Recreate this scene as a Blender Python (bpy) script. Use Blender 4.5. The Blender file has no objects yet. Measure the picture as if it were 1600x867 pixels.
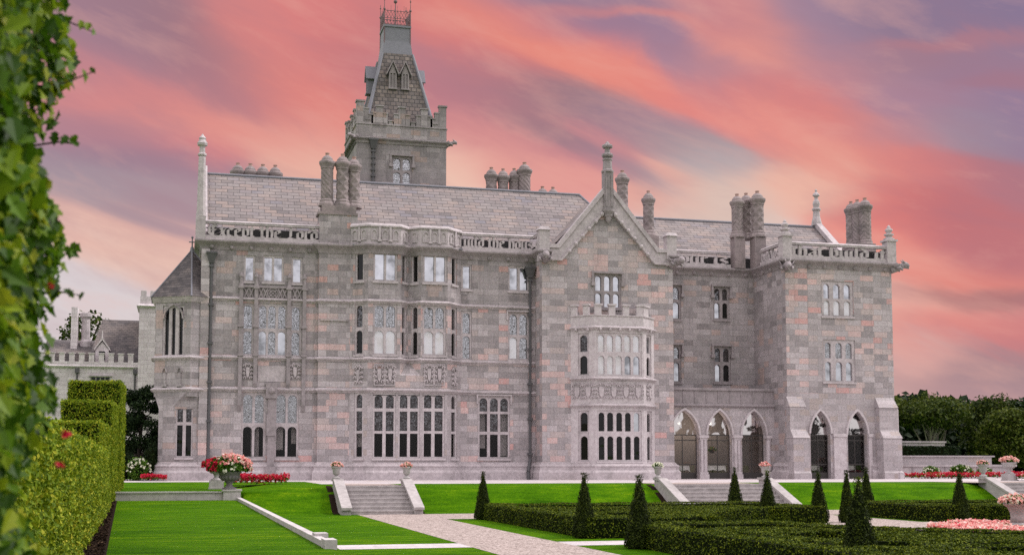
import bpy, math, random
import numpy as np
from mathutils import Vector, Matrix
random.seed(7)
RNG = np.random.default_rng(11)
C = bpy.context.scene.collection
SC = bpy.context.scene
R_ = math.radians

# ------------------------------------------------------------------ camera
FPX = 1968.0; PITCH = R_(4.5); YAW = R_(14.757); PCX, PCY = 800.0, 570.0
CAM = Vector((0.0, -84.0, 1.05))
cd = bpy.data.cameras.new('camera'); cam = bpy.data.objects.new('camera', cd); C.objects.link(cam)
cam.location = CAM; cam.rotation_euler = (math.pi/2 + PITCH, 0, -YAW)
cd.sensor_width = 36.0; cd.lens = 36.0*FPX/1600.0
cd.shift_y = (PCY - 433.5)/1600.0
cd.clip_start = 0.1; cd.clip_end = 6000
cd.dof.use_dof = True; cd.dof.focus_distance = 78.0; cd.dof.aperture_fstop = 4.2
SC.camera = cam
_h = Vector((math.sin(YAW), math.cos(YAW), 0)); _r = Vector((math.cos(YAW), -math.sin(YAW), 0)); _z = Vector((0, 0, 1))
_F = _h*math.cos(PITCH) + _z*math.sin(PITCH); _U = -_h*math.sin(PITCH) + _z*math.cos(PITCH)
def ray(x, y): return _F + _r*((x-PCX)/FPX) - _U*((y-PCY)/FPX)
def onY(x, y, Y):
    d = ray(x, y); p = CAM + d*((Y-CAM.y)/d.y); return p.x, p.z

# ------------------------------------------------------------------ world
W = bpy.data.worlds.new('World'); SC.world = W; W.use_nodes = True
SUN_DIR = Vector((0.66, -0.03, 0.75)).normalized()
def build_world():
    nt = W.node_tree; N = nt.nodes; L = nt.links; N.clear()
    out = N.new('ShaderNodeOutputWorld')
    sky = N.new('ShaderNodeTexSky'); sky.sky_type = 'NISHITA'; sky.sun_disc = False
    sky.sun_elevation = math.asin(SUN_DIR.z); sky.sun_rotation = math.atan2(SUN_DIR.x, SUN_DIR.y)
    bg1 = N.new('ShaderNodeBackground'); bg1.inputs[1].default_value = 0.08; L.new(sky.outputs[0], bg1.inputs[0])
    tc = N.new('ShaderNodeTexCoord')
    def vm(op, a, b=None):
        n = N.new('ShaderNodeVectorMath'); n.operation = op
        for i, v in enumerate((a, b)):
            if v is None: continue
            if isinstance(v, (tuple, list, Vector)): n.inputs[i].default_value = v
            else: L.new(v, n.inputs[i])
        return n
    def m(op, a, b=None, c=None, clamp=False):
        n = N.new('ShaderNodeMath'); n.operation = op; n.use_clamp = clamp
        for i, v in enumerate((a, b, c)):
            if v is None: continue
            if isinstance(v, (int, float)): n.inputs[i].default_value = v
            else: L.new(v, n.inputs[i])
        return n.outputs[0]
    def scale(vec, s):
        n = N.new('ShaderNodeVectorMath'); n.operation = 'SCALE'
        if isinstance(vec, (tuple, list)): n.inputs[0].default_value = vec
        else: L.new(vec, n.inputs[0])
        if isinstance(s, (int, float)): n.inputs['Scale'].default_value = s
        else: L.new(s, n.inputs['Scale'])
        return n.outputs[0]
    D = tc.outputs['Generated']
    # cloud banks drift down to the right across the sky: stretched coordinates
    rt = N.new('ShaderNodeMapping'); rt.inputs['Rotation'].default_value = (0, -R_(20), -R_(14)); L.new(D, rt.inputs[0])
    mp = N.new('ShaderNodeMapping'); mp.inputs['Scale'].default_value = (2.4, 2.4, 8.5); L.new(rt.outputs[0], mp.inputs[0])
    n1 = N.new('ShaderNodeTexNoise'); n1.inputs['Scale'].default_value = 1.6; n1.inputs['Detail'].default_value = 6; n1.inputs['Roughness'].default_value = 0.55
    n1.inputs['Distortion'].default_value = 0.6; L.new(mp.outputs[0], n1.inputs[0])
    n2 = N.new('ShaderNodeTexNoise'); n2.inputs['Scale'].default_value = 4.0; n2.inputs['Detail'].default_value = 7; n2.inputs['Roughness'].default_value = 0.6
    n2.inputs['Distortion'].default_value = 0.25; L.new(mp.outputs[0], n2.inputs[0])
    wv = vm('SUBTRACT', n1.outputs['Color'], (0.5, 0.5, 0.5))
    warped = vm('NORMALIZE', vm('ADD', D, scale(wv.outputs[0], 0.085)).outputs[0]).outputs[0]
    def lin(c): return tuple(((v/255)/12.92 if v/255 <= .04045 else ((v/255+.055)/1.055)**2.4) for v in c)
    lumps = [  # cloud patches: sight line, colour, length and breadth (thousandths of a radian), slope
        (262, 50, (138, 106, 122), 62, 30, 14), (150, 70, (152, 118, 138), 40, 30, 10), (350, 125, (172, 114, 126), 45, 18, 25), (190, 145, (222, 130, 126), 50, 20, 18),
        (450, 140, (228, 126, 114), 60, 24, 30), (420, 40, (222, 124, 118), 40, 22, 30), (560, 60, (200, 112, 114), 40, 30, 20), (510, 10, (222, 120, 116), 30, 18, 20),
        (330, 205, (228, 142, 130), 60, 18, 12), (480, 235, (232, 160, 144), 50, 22, 15), (180, 212, (168, 120, 136), 40, 14, 8), (235, 265, (142, 114, 136), 55, 11, 4), (300, 245, (214, 124, 126), 30, 10, 5),
        (150, 300, (152, 144, 156), 70, 15, 5), (265, 312, (166, 140, 150), 50, 14, 5), (170, 348, (226, 176, 164), 60, 11, 16), (225, 392, (242, 202, 182), 60, 17, 20), (115, 445, (216, 213, 217), 60, 24, 14), (180, 480, (222, 214, 214), 60, 20, 10), (470, 272, (238, 188, 166), 40, 14, 10),
        (700, 25, (222, 122, 112), 40, 20, 28), (800, 55, (234, 132, 112), 50, 14, 28), (900, 100, (236, 134, 114), 50, 13, 28), (990, 145, (234, 130, 114), 50, 13, 26), (1070, 178, (226, 126, 120), 40, 12, 22), (740, 75, (212, 114, 112), 50, 14, 28), (860, 45, (214, 122, 122), 50, 12, 20),
        (710, 120, (182, 114, 126), 45, 20, 25), (800, 152, (162, 108, 120), 50, 17, 22), (900, 188, (136, 112, 122), 50, 16, 14), (965, 212, (148, 118, 140), 40, 12, 12), (690, 195, (206, 130, 132), 40, 16, 15), (790, 225, (218, 142, 138), 50, 14, 12), (690, 270, (242, 200, 178), 25, 20, 8), (810, 272, (230, 158, 146), 50, 13, 8), (900, 285, (228, 150, 142), 40, 14, 8), (905, 240, (196, 126, 134), 40, 11, 8),
        (950, 42, (144, 112, 140), 50, 10, 6), (1020, 60, (136, 114, 146), 40, 12, 16), (985, 17, (218, 126, 120), 55, 4, 4), (940, 2, (142, 114, 140), 60, 7, 3), (1085, 92, (158, 124, 146), 40, 11, 18), (1045, 238, (158, 148, 153), 38, 13, 6), (1095, 268, (170, 167, 172), 26, 12, 6), (1060, 205, (172, 132, 144), 35, 8, 10), (1105, 312, (220, 196, 182), 36, 14, 5), (1030, 302, (230, 166, 150), 26, 12, 5),
        (1130, 75, (228, 142, 130), 30, 20, 20), (1190, 55, (222, 140, 130), 35, 22, 25), (1125, 15, (196, 124, 132), 35, 14, 10), (1165, 195, (234, 142, 128), 35, 17, 14), (1150, 140, (206, 122, 126), 40, 12, 16), (1225, 160, (216, 120, 117), 40, 14, 14), (1300, 190, (228, 130, 117), 50, 13, 12), (1290, 35, (150, 126, 152), 34, 22, 10), (1290, 110, (190, 128, 138), 30, 16, 12),
        (1400, 25, (126, 108, 136), 50, 22, 8), (1555, 20, (112, 104, 142), 60, 26, 6), (1370, 110, (166, 124, 140), 40, 14, 10), (1470, 74, (184, 114, 120), 50, 5, 4), (1450, 98, (150, 110, 128), 50, 9, 5), (1510, 118, (134, 114, 146), 50, 12, 5), (1570, 140, (158, 104, 122), 30, 8, 4), (1585, 200, (128, 110, 146), 40, 18, 5), (1530, 215, (150, 138, 154), 30, 14, 5), (1400, 205, (170, 130, 146), 45, 11, 6), (1440, 165, (158, 122, 146), 45, 10, 6),
        (1305, 268, (234, 152, 134), 45, 14, 10), (1250, 302, (240, 188, 166), 40, 13, 8), (1420, 272, (216, 116, 112), 50, 13, 10), (1560, 288, (164, 104, 120), 40, 14, 6), (1510, 338, (188, 98, 104), 60, 15, 10), (1400, 345, (226, 116, 106), 35, 16, 14), (1430, 398, (240, 154, 136), 40, 11, 18), (1495, 428, (226, 124, 110), 45, 11, 12), (1580, 400, (188, 104, 110), 40, 16, 6),
        (1415, 470, (238, 178, 160), 28, 15, 10), (1480, 505, (226, 130, 120), 40, 10, 8), (1530, 468, (162, 104, 106), 55, 6, 6), (1570, 530, (202, 116, 118), 40, 12, 5), (1440, 545, (218, 168, 160), 35, 13, 5), (1550, 582, (152, 124, 132), 50, 12, 3), (1420, 598, (208, 168, 160), 34, 12, 3), (1490, 600, (172, 138, 144), 40, 12, 3)]
    front = m('GREATER_THAN', vm('DOT_PRODUCT', D, _h).outputs['Value'], 0.2)
    acc = None; wsum = None
    for (x, y, col, sa, sb, an) in lumps:
        d = ray(x, y).normalized(); e1 = ray(x+math.cos(R_(an)), y+math.sin(R_(an))).normalized()-d; e1.normalize(); e2 = d.cross(e1).normalized()
        a_ = vm('DOT_PRODUCT', warped, tuple(e1*(1000/sa))).outputs['Value']; b_ = vm('DOT_PRODUCT', warped, tuple(e2*(1000/sb))).outputs['Value']
        e = m('EXPONENT', m('MULTIPLY', m('ADD', m('MULTIPLY', a_, a_), m('MULTIPLY', b_, b_)), -1.0))
        c = scale(lin(col), e)
        acc = c if acc is None else vm('ADD', acc, c).outputs[0]
        wsum = e if wsum is None else m('ADD', wsum, e)
    wsum = m('MULTIPLY', wsum, front); acc = scale(acc, front)
    # the rest of the dome: pale overcast, brighter overhead
    sep = N.new('ShaderNodeSeparateXYZ'); L.new(D, sep.inputs[0])
    up = m('MAXIMUM', sep.outputs[2], 0.0)
    ovr = N.new('ShaderNodeMix'); ovr.data_type = 'RGBA'; L.new(m('POWER', up, 0.62), ovr.inputs['Factor'])
    ovr.inputs['A'].default_value = (0.50, 0.49, 0.53, 1); ovr.inputs['B'].default_value = (2.35, 2.14, 2.14, 1)
    w0 = 0.004
    tot = vm('ADD', acc, scale(ovr.outputs['Result'], w0)).outputs[0]
    cloud = scale(tot, m('DIVIDE', 1.0, m('ADD', wsum, w0)))
    # wisps: thin bright veils and darker undersides within the cloud colours
    def mixc(f, a_, col):
        n = N.new('ShaderNodeMix'); n.data_type = 'RGBA'; L.new(f, n.inputs['Factor']); L.new(a_, n.inputs['A']); n.inputs['B'].default_value = (*lin(col), 1); return n.outputs['Result']
    cov = m('DIVIDE', wsum, m('ADD', wsum, 0.02))
    wn = n2.outputs['Fac']
    hi = m('MULTIPLY', m('MULTIPLY', m('SUBTRACT', wn, 0.50, clamp=True), 1.4, clamp=True), cov)
    lo = m('MULTIPLY', m('MULTIPLY', m('SUBTRACT', 0.50, wn, clamp=True), 1.1, clamp=True), cov)
    cloud = mixc(hi, cloud, (240, 178, 160)); cloud = mixc(lo, cloud, (150, 104, 124))
    cloud = mixc(m('MULTIPLY', cov, .17), cloud, (216, 168, 168))
    bg2 = N.new('ShaderNodeBackground'); bg2.inputs[1].default_value = 1.0; L.new(cloud, bg2.inputs[0])
    add = N.new('ShaderNodeMixShader'); L.new(m('ADD', m('MULTIPLY', m('DIVIDE', wsum, m('ADD', wsum, 0.02)), .18), .80), add.inputs[0]); L.new(bg1.outputs[0], add.inputs[1]); L.new(bg2.outputs[0], add.inputs[2])
    L.new(add.outputs[0], out.inputs[0])
build_world()
sd = bpy.data.lights.new('sun', 'SUN'); so = bpy.data.objects.new('sun', sd); C.objects.link(so)
sd.energy = 2.2; sd.angle = R_(10); sd.color = (1.0, 0.955, 0.92)
so.rotation_euler = SUN_DIR.to_track_quat('Z', 'Y').to_euler()
SC.view_settings.view_transform = 'Standard'; SC.view_settings.look = 'None'
SC.view_settings.exposure = 0.0; SC.view_settings.gamma = 1.0; SC.view_settings.use_curve_mapping = False
SC.cycles.max_bounces = 4; SC.cycles.transparent_max_bounces = 8
SC.cycles.use_denoising = False

# ------------------------------------------------------------------ materials
class NT:
    def __init__(s, name):
        s.m = bpy.data.materials.new(name); s.m.use_nodes = True; s.t = s.m.node_tree; s.t.nodes.clear()
        s.out = s.n('OutputMaterial')
    def n(s, t, **kw):
        nd = s.t.nodes.new('ShaderNode'+t)
        for k, v in kw.items(): setattr(nd, k, v)
        return nd
    def l(s, a, b): s.t.links.new(a, b)
    def uv(s): return s.n('TexCoord').outputs['UV']
    def obj(s): return s.n('TexCoord').outputs['Object']
    def pos(s): return s.n('NewGeometry').outputs['Position']
    def noise(s, v, sc, det=4, ro=.55, dist=0.):
        n = s.n('TexNoise'); n.inputs['Scale'].default_value = sc; n.inputs['Detail'].default_value = det
        n.inputs['Roughness'].default_value = ro; n.inputs['Distortion'].default_value = dist
        if v is not None: s.l(v, n.inputs['Vector'])
        return n.outputs['Fac']
    def ramp(s, f, stops, interp='LINEAR'):
        r = s.n('ValToRGB'); r.color_ramp.interpolation = interp; el = r.color_ramp.elements
        while len(el) < len(stops): el.new(0.5)
        for e, (p, c) in zip(el, stops):
            e.position = p; e.color = (*c, 1) if len(c) == 3 else c
        s.l(f, r.inputs[0]); return r.outputs[0]
    def mix(s, f, a, b, mode='MIX'):
        n = s.n('Mix'); n.data_type = 'RGBA'; n.blend_type = mode
        for k, v in (('Factor', f), ('A', a), ('B', b)):
            if isinstance(v, (int, float)): n.inputs[k].default_value = v
            elif isinstance(v, tuple): n.inputs[k].default_value = (*v, 1)
            else: s.l(v, n.inputs[k])
        return n.outputs['Result']
    def math(s, op, a, b=None):
        n = s.n('Math'); n.operation = op
        for i, v in enumerate((a, b)):
            if v is None: continue
            if isinstance(v, (int, float)): n.inputs[i].default_value = v
            else: s.l(v, n.inputs[i])
        return n.outputs[0]
    def bump(s, h, st, dist=.02):
        b = s.n('Bump'); b.inputs['Strength'].default_value = st; b.inputs['Distance'].default_value = dist
        s.l(h, b.inputs['Height']); return b.outputs[0]
    def bsdf(s, col, rough=.85, nrm=None, spec=.25, metal=0.):
        b = s.n('BsdfPrincipled')
        if isinstance(col, tuple): b.inputs['Base Color'].default_value = (*col, 1)
        else: s.l(col, b.inputs['Base Color'])
        if isinstance(rough, (int, float)): b.inputs['Roughness'].default_value = rough
        else: s.l(rough, b.inputs['Roughness'])
        b.inputs['Specular IOR Level'].default_value = spec; b.inputs['Metallic'].default_value = metal
        if nrm is not None: s.l(nrm, b.inputs['Normal'])
        return b
    def done(s, sh): s.l(sh.outputs[0], s.out.inputs[0]); return s.m
M = {}
def brick_fac(t, uv, w, h, mort, sq=.75, sqf=3, off=.5):
    b = t.n('TexBrick'); b.offset = off; b.squash = sq; b.squash_frequency = sqf
    b.inputs['Color1'].default_value = (0, 0, 0, 1); b.inputs['Color2'].default_value = (1, 1, 1, 1); b.inputs['Mortar'].default_value = (.5, .5, .5, 1)
    b.inputs['Scale'].default_value = 1; b.inputs['Mortar Size'].default_value = mort; b.inputs['Mortar Smooth'].default_value = .3
    b.inputs['Bias'].default_value = 0; b.inputs['Brick Width'].default_value = w; b.inputs['Row Height'].default_value = h
    t.l(uv, b.inputs['Vector']); return b
def ashlar(name, stops, w=1.06, h=.41, mort=.009, mcol=(.27, .25, .25), grime=.35):
    t = NT(name); uv = t.uv()
    wb = t.n('TexNoise'); wb.inputs['Scale'].default_value = 1.6; wb.inputs['Detail'].default_value = 3; t.l(uv, wb.inputs['Vector'])
    wm = t.n('VectorMath'); wm.operation = 'MULTIPLY_ADD'; t.l(wb.outputs['Color'], wm.inputs[0]); wm.inputs[1].default_value = (.05, .03, 0); t.l(uv, wm.inputs[2])
    b = brick_fac(t, wm.outputs[0], w, h, mort, .7, 2, .43)
    col = t.ramp(b.outputs['Color'], stops, 'CONSTANT')
    fine = t.noise(uv, 9, 6, .65)
    blot = t.noise(uv, 2.3, 5, .7)
    col = t.mix(t.ramp(blot, [(.45, (0, 0, 0)), (.70, (.5, .5, .5))]), col, (.47, .41, .415))
    col = t.mix(.55, col, t.ramp(fine, [(.25, (.19, .18, .18)), (.5, (.5, .48, .48)), (.8, (.88, .86, .86))]), 'OVERLAY')
    big = t.noise(t.pos(), .35, 5, .6, .4)
    col = t.mix(t.math('MULTIPLY', t.ramp(big, [(.42, (0, 0, 0)), (.72, (1, 1, 1))]), grime), col, (.22, .205, .21), 'MIX')
    st = t.n('Mapping'); st.inputs['Scale'].default_value = (3.2, .22, 1); t.l(uv, st.inputs[0])
    streak = t.noise(st.outputs[0], 1.3, 5, .6)
    col = t.mix(t.math('MULTIPLY', t.ramp(streak, [(.52, (0, 0, 0)), (.74, (1, 1, 1))]), .10+grime*.6), col, (.13, .12, .124), 'MIX')
    spk = t.noise(uv, 26, 3, .8)
    col = t.mix(t.math('MULTIPLY', t.ramp(spk, [(.60, (0, 0, 0)), (.68, (1, 1, 1))]), .5), col, (.14, .13, .13))
    col = t.mix(t.math('MULTIPLY', t.ramp(spk, [(.30, (1, 1, 1)), (.38, (0, 0, 0))]), .45), col, (.60, .56, .55))
    col = t.mix(b.outputs['Fac'], col, mcol)
    hgt = t.math('SUBTRACT', t.math('MULTIPLY', fine, .6), b.outputs['Fac'])
    return t.done(t.bsdf(col, .92, t.bump(hgt, .55, .02)))
g = lambda v, r=1.0, gr=.93, b=.972: (v*r*1.15, v*gr*1.15, v*b*1.15)
M['stone'] = ashlar('weathered_ashlar', [(0, g(.36)), (.10, g(.27)), (.2, g(.42)), (.30, (.62, .465, .455)), (.36, g(.33)), (.46, (.50, .435, .43)), (.55, g(.27)), (.585, g(.46)), (.68, (.66, .48, .465)), (.74, g(.32)), (.82, g(.39)), (.88, (.58, .475, .465)), (.945, (.62, .375, .36)), (.98, g(.27))])
M['stone_pale'] = ashlar('cleaned_ashlar', [(0, g(.37)), (.2, g(.42)), (.4, g(.33)), (.6, g(.39)), (.75, (.42, .37, .355)), (.85, g(.36))], mcol=(.40, .38, .38), grime=.2)
M['stone_mid'] = ashlar('grey_ashlar', [(0, g(.36)), (.15, g(.27)), (.3, g(.40)), (.45, (.46, .36, .34)), (.52, g(.30)), (.65, g(.20)), (.70, g(.34)), (.84, (.44, .345, .325)), (.9, g(.34))], grime=.5)
M['stone_upper'] = ashlar('sooty_ashlar', [(0, g(.30)), (.12, g(.21)), (.25, g(.36)), (.38, g(.26)), (.48, (.44, .35, .33)), (.54, g(.31)), (.65, g(.19)), (.70, g(.34)), (.82, (.50, .32, .295)), (.86, g(.28)), (.94, g(.22))], grime=.65)
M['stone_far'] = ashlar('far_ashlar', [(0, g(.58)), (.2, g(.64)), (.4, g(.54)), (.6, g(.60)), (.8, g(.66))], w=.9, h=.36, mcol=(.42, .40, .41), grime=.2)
def plain_stone(name, c, sc=5., dirt=.5, dark=(.17, .16, .16)):
    t = NT(name); p = t.pos()
    a = t.noise(p, sc, 6, .65); d = t.noise(p, 1.1, 6, .65, .5)
    col = t.mix(.45, c, t.ramp(a, [(.25, (.22, .21, .21)), (.5, (.5, .49, .49)), (.8, (.84, .82, .82))]), 'OVERLAY')
    col = t.mix(t.math('MULTIPLY', t.ramp(d, [(.48, (0, 0, 0)), (.72, (1, 1, 1))]), dirt), col, dark)
    return t.done(t.bsdf(col, .9, t.bump(a, .5, .02)))
M['trim'] = plain_stone('dressed_limestone', (.49, .445, .465), dirt=.5)
M['trim_dark'] = plain_stone('sooty_limestone', (.32, .286, .30), dirt=.65)
M['trim_pale'] = plain_stone('pale_limestone', (.54, .495, .515), dirt=.35, dark=(.32, .3, .3))
M['chim'] = plain_stone('chimney_stone', (.29, .245, .25), 7, .75, (.10, .095, .095))
M['coping'] = plain_stone('kerb_stone', (.50, .47, .475), 4, .4, (.27, .25, .25))
M['step'] = plain_stone('step_stone', (.40, .375, .375), 4, .6, (.20, .185, .18))
M['tower_stone'] = ashlar('tower_ashlar', [(0, g(.28)), (.2, g(.23)), (.4, g(.34)), (.6, g(.26)), (.75, (.37, .29, .265)), (.85, g(.20))], grime=.75)
def slate(name, stops, w, h, mort=.02):
    t = NT(name); uv = t.uv()
    b = brick_fac(t, uv, w, h, mort, 1., 2)
    col = t.ramp(b.outputs['Color'], stops)
    f = t.noise(uv, 6, 6, .65); bg = t.noise(t.pos(), .5, 5, .6)
    col = t.mix(.4, col, t.ramp(f, [(.3, (.3, .3, .3)), (.5, (.5, .5, .5)), (.75, (.75, .74, .73))]), 'OVERLAY')
    col = t.mix(t.math('MULTIPLY', t.ramp(bg, [(.5, (0, 0, 0)), (.75, (1, 1, 1))]), .4), col, (.44, .36, .32))
    col = t.mix(b.outputs['Fac'], col, (.11, .10, .103))
    # each course tilts up to its lower edge
    s = t.n('SeparateXYZ'); t.l(uv, s.inputs[0])
    saw = t.math('FRACT', t.math('DIVIDE', s.outputs[1], h))
    hh = t.math('SUBTRACT', t.math('MULTIPLY', saw, -1.0), b.outputs['Fac'])
    return t.done(t.bsdf(col, .75, t.bump(hh, .7, .05), .12))
M['slate'] = slate('roof_slate', [(0, (.17, .152, .156)), (.3, (.255, .228, .23)), (.55, (.215, .19, .193)), (.75, (.29, .235, .22)), (1, (.20, .19, .215))], .82, .40)
M['slate_dark'] = slate('dark_roof_slate', [(0, (.075, .07, .075)), (.5, (.11, .10, .105)), (1, (.14, .125, .125))], .35, .22, .012)
def spire_slate():
    t = NT('scalloped_slate'); uv = t.uv()
    b = brick_fac(t, uv, .42, .34, .045, 1., 2)
    b.inputs['Mortar Smooth'].default_value = .9
    col = t.ramp(b.outputs['Color'], [(0, (.11, .095, .09)), (.4, (.22, .18, .165)), (.7, (.16, .14, .14)), (1, (.27, .225, .20))])
    bg = t.noise(t.pos(), .7, 6, .7)
    col = t.mix(t.math('MULTIPLY', t.ramp(bg, [(.45, (0, 0, 0)), (.65, (1, 1, 1))]), .7), col, (.13, .115, .115))
    col = t.mix(b.outputs['Fac'], col, (.085, .08, .085))
    return t.done(t.bsdf(col, .8, t.bump(t.math('MULTIPLY', b.outputs['Fac'], -1.0), .8, .05)))
M['spire'] = spire_slate()
def simple(name, c, rough=.6, spec=.3, metal=0., var=.25, sc=6.):
    t = NT(name); a = t.noise(t.pos(), sc, 5, .6)
    col = t.mix(var, c, t.ramp(a, [(.3, (.25, .25, .25)), (.5, (.5, .5, .5)), (.75, (.75, .75, .75))]), 'OVERLAY')
    return t.done(t.bsdf(col, rough, t.bump(a, .2, .01), spec, metal))
M['lead'] = simple('lead_sheet', (.20, .20, .235), .6)
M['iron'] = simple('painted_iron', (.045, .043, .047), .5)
M['pipe'] = simple('grey_downpipe', (.10, .098, .105), .5)
M['rail'] = simple('cresting_iron', (.17, .11, .12), .6)
M['bronze'] = simple('bronze_frame', (.055, .05, .048), .45)
M['pot'] = simple('terracotta_pot', (.40, .26, .23), .8)
M['cloth'] = simple('white_linen', (.78, .77, .77), .9)
def glow():
    t = NT('lamp_glow'); e = t.n('Emission'); e.inputs[0].default_value = (1, .92, .82, 1); e.inputs[1].default_value = 6; return t.done(e)
M['lamp_glow'] = glow()
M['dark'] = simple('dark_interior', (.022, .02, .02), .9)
M['room'] = simple('dim_plaster', (.30, .265, .25), .9)
M['curtain'] = simple('pale_curtain', (.55, .52, .53), .9)
M['urn'] = plain_stone('urn_stone', (.43, .41, .41), 9, .45, (.24, .22, .22))
M['urn_dark'] = plain_stone('weathered_urn_stone', (.20, .19, .195), 9, .5, (.09, .085, .09))
def glass(name, dark, refl, wav, pattern=None, tint=(.93, .95, 1.0)):
    t = NT(name); uv = t.uv()
    wv = t.noise(t.pos(), 1.1, 2, .5)
    nrm = t.bump(wv, wav, .05)
    gl = t.n('BsdfGlossy'); gl.inputs['Roughness'].default_value = .03; gl.inputs['Color'].default_value = (*tint, 1); t.l(nrm, gl.inputs['Normal'])
    df = t.n('BsdfPrincipled'); df.inputs['Base Color'].default_value = (*dark, 1); df.inputs['Roughness'].default_value = .4; df.inputs['Specular IOR Level'].default_value = 0
    mx = t.n('MixShader'); t.l(df.outputs[0], mx.inputs[1]); t.l(gl.outputs[0], mx.inputs[2])
    if pattern:
        cell, lo, hi = pattern
        v = t.n('TexVoronoi'); v.inputs['Scale'].default_value = 1/cell; t.l(uv, v.inputs['Vector'])
        ve = t.n('TexVoronoi'); ve.feature = 'DISTANCE_TO_EDGE'; ve.inputs['Scale'].default_value = 1/cell; t.l(uv, ve.inputs['Vector'])
        s = t.n('SeparateColor'); t.l(v.outputs['Color'], s.inputs[0])
        f = t.math('ADD', t.math('MULTIPLY', s.outputs[0], hi-lo), lo)
        lead = t.math('GREATER_THAN', ve.outputs['Distance'], .07)
        t.l(t.math('MULTIPLY', f, lead), mx.inputs[0])
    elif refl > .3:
        nz = t.noise(t.pos(), .9, 4, .6, .3); t.l(t.ramp(nz, [(.36, (refl*.45,)*3), (.50, (refl,)*3), (.68, (min(1, refl*1.25),)*3)]), mx.inputs[0])  # noise in the mirror share imitates dark tree reflections
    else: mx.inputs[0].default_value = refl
    return t.done(mx)
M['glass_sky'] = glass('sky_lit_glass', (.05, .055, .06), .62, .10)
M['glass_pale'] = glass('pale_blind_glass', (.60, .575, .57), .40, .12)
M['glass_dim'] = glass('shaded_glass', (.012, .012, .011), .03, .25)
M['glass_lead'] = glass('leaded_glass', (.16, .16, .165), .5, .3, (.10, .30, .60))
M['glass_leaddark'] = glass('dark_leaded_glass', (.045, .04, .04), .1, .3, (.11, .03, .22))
def clear_glass():
    t = NT('clear_glass'); tr = t.n('BsdfTransparent'); tr.inputs[0].default_value = (.80, .79, .78, 1)
    gl = t.n('BsdfGlossy'); gl.inputs['Roughness'].default_value = .02
    mx = t.n('MixShader'); mx.inputs[0].default_value = .035; t.l(tr.outputs[0], mx.inputs[1]); t.l(gl.outputs[0], mx.inputs[2])
    return t.done(mx)
M['glass_clear'] = clear_glass()
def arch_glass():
    t = NT('painted_reflection_glass'); tr = t.n('BsdfTransparent'); tr.inputs[0].default_value = (.62, .60, .59, 1)
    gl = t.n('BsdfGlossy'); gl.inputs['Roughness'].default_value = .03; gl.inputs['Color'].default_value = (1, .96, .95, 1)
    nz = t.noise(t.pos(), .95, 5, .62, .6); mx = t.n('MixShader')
    t.l(t.ramp(nz, [(.49, (.03, .03, .03)), (.53, (.85, .85, .85))]), mx.inputs[0]); t.l(tr.outputs[0], mx.inputs[1]); t.l(gl.outputs[0], mx.inputs[2])  # noise mask stands in for bright sky patches between reflected trees
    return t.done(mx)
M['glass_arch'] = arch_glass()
def leafmat(name, stops, rough=.5, trans=.25, spec=.10):
    t = NT(name); gm = t.n('NewGeometry')
    big = t.noise(gm.outputs['Position'], 2.2, 3)
    f = t.math('ADD', t.math('MULTIPLY', gm.outputs['Random Per Island'], .75), t.math('MULTIPLY', big, .35))
    col = t.ramp(f, stops)
    b = t.bsdf(col, rough, None, spec)
    tr = t.n('BsdfTranslucent'); t.l(col, tr.inputs[0])
    mx = t.n('MixShader'); mx.inputs[0].default_value = trans; t.l(b.outputs[0], mx.inputs[1]); t.l(tr.outputs[0], mx.inputs[2])
    return t.done(mx)
M['leaf_near'] = leafmat('broad_leaf', [(0, (.008, .025, .002)), (.38, (.042, .105, .004)), (.64, (.11, .21, .008)), (.86, (.25, .33, .012)), (1, (.42, .38, .03))], .5, .4, .25)
M['leaf_hedge'] = leafmat('clipped_hedge_leaf', [(0, (.035, .070, .004)), (.4, (.12, .19, .008)), (.75, (.26, .33, .014)), (1, (.50, .45, .04))], .6, .25, .15)
M['leaf_box'] = leafmat('box_leaf', [(0, (.010, .020, .002)), (.45, (.042, .068, .004)), (.8, (.11, .145, .007)), (1, (.20, .22, .012))], .6, .06, .1)
M['leaf_yew'] = leafmat('yew_needle', [(0, (.006, .012, .002)), (.5, (.018, .030, .003)), (.85, (.042, .062, .005)), (1, (.10, .13, .012))], .6, .08)
M['leaf_tree'] = leafmat('woodland_leaf', [(0, (.010, .020, .004)), (.5, (.030, .050, .007)), (.85, (.065, .090, .010)), (1, (.11, .13, .018))], .6, .2)
M['leaf_tree_b'] = leafmat('pale_woodland_leaf', [(0, (.020, .034, .006)), (.5, (.055, .080, .010)), (.85, (.10, .125, .016)), (1, (.15, .17, .025))], .6, .2)
M['leaf_dark'] = leafmat('dark_shrub_leaf', [(0, (.004, .010, .004)), (.6, (.012, .026, .008)), (1, (.03, .055, .014))], .6, .1)
M['leaf_bed'] = leafmat('bedding_leaf', [(0, (.03, .075, .01)), (.6, (.07, .16, .015)), (1, (.15, .26, .03))], .5, .2)
M['litter'] = leafmat('dry_leaf', [(0, (.008, .006, .005)), (.6, (.03, .02, .014)), (.92, (.07, .045, .03)), (1, (.2, .13, .09))], .9, .05, .02)
M['core'] = simple('shadowed_twigs', (.007, .011, .003), .95, .05)  # near-black colour stands for the shade inside the foliage
M['bark'] = simple('pale_bark', (.21, .185, .165), .9, .1, 0, .5)
M['bark_dark'] = simple('dark_bark', (.06, .05, .042), .9, .1)
M['pet_red'] = leafmat('crimson_petal', [(0, (.30, .004, .02)), (.5, (.52, .012, .045)), (1, (.70, .05, .09))], .5, .25)
M['pet_pink'] = leafmat('pink_petal', [(0, (.66, .16, .18)), (.35, (.80, .36, .33)), (.7, (.86, .55, .48)), (1, (.88, .76, .70))], .5, .25)
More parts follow.
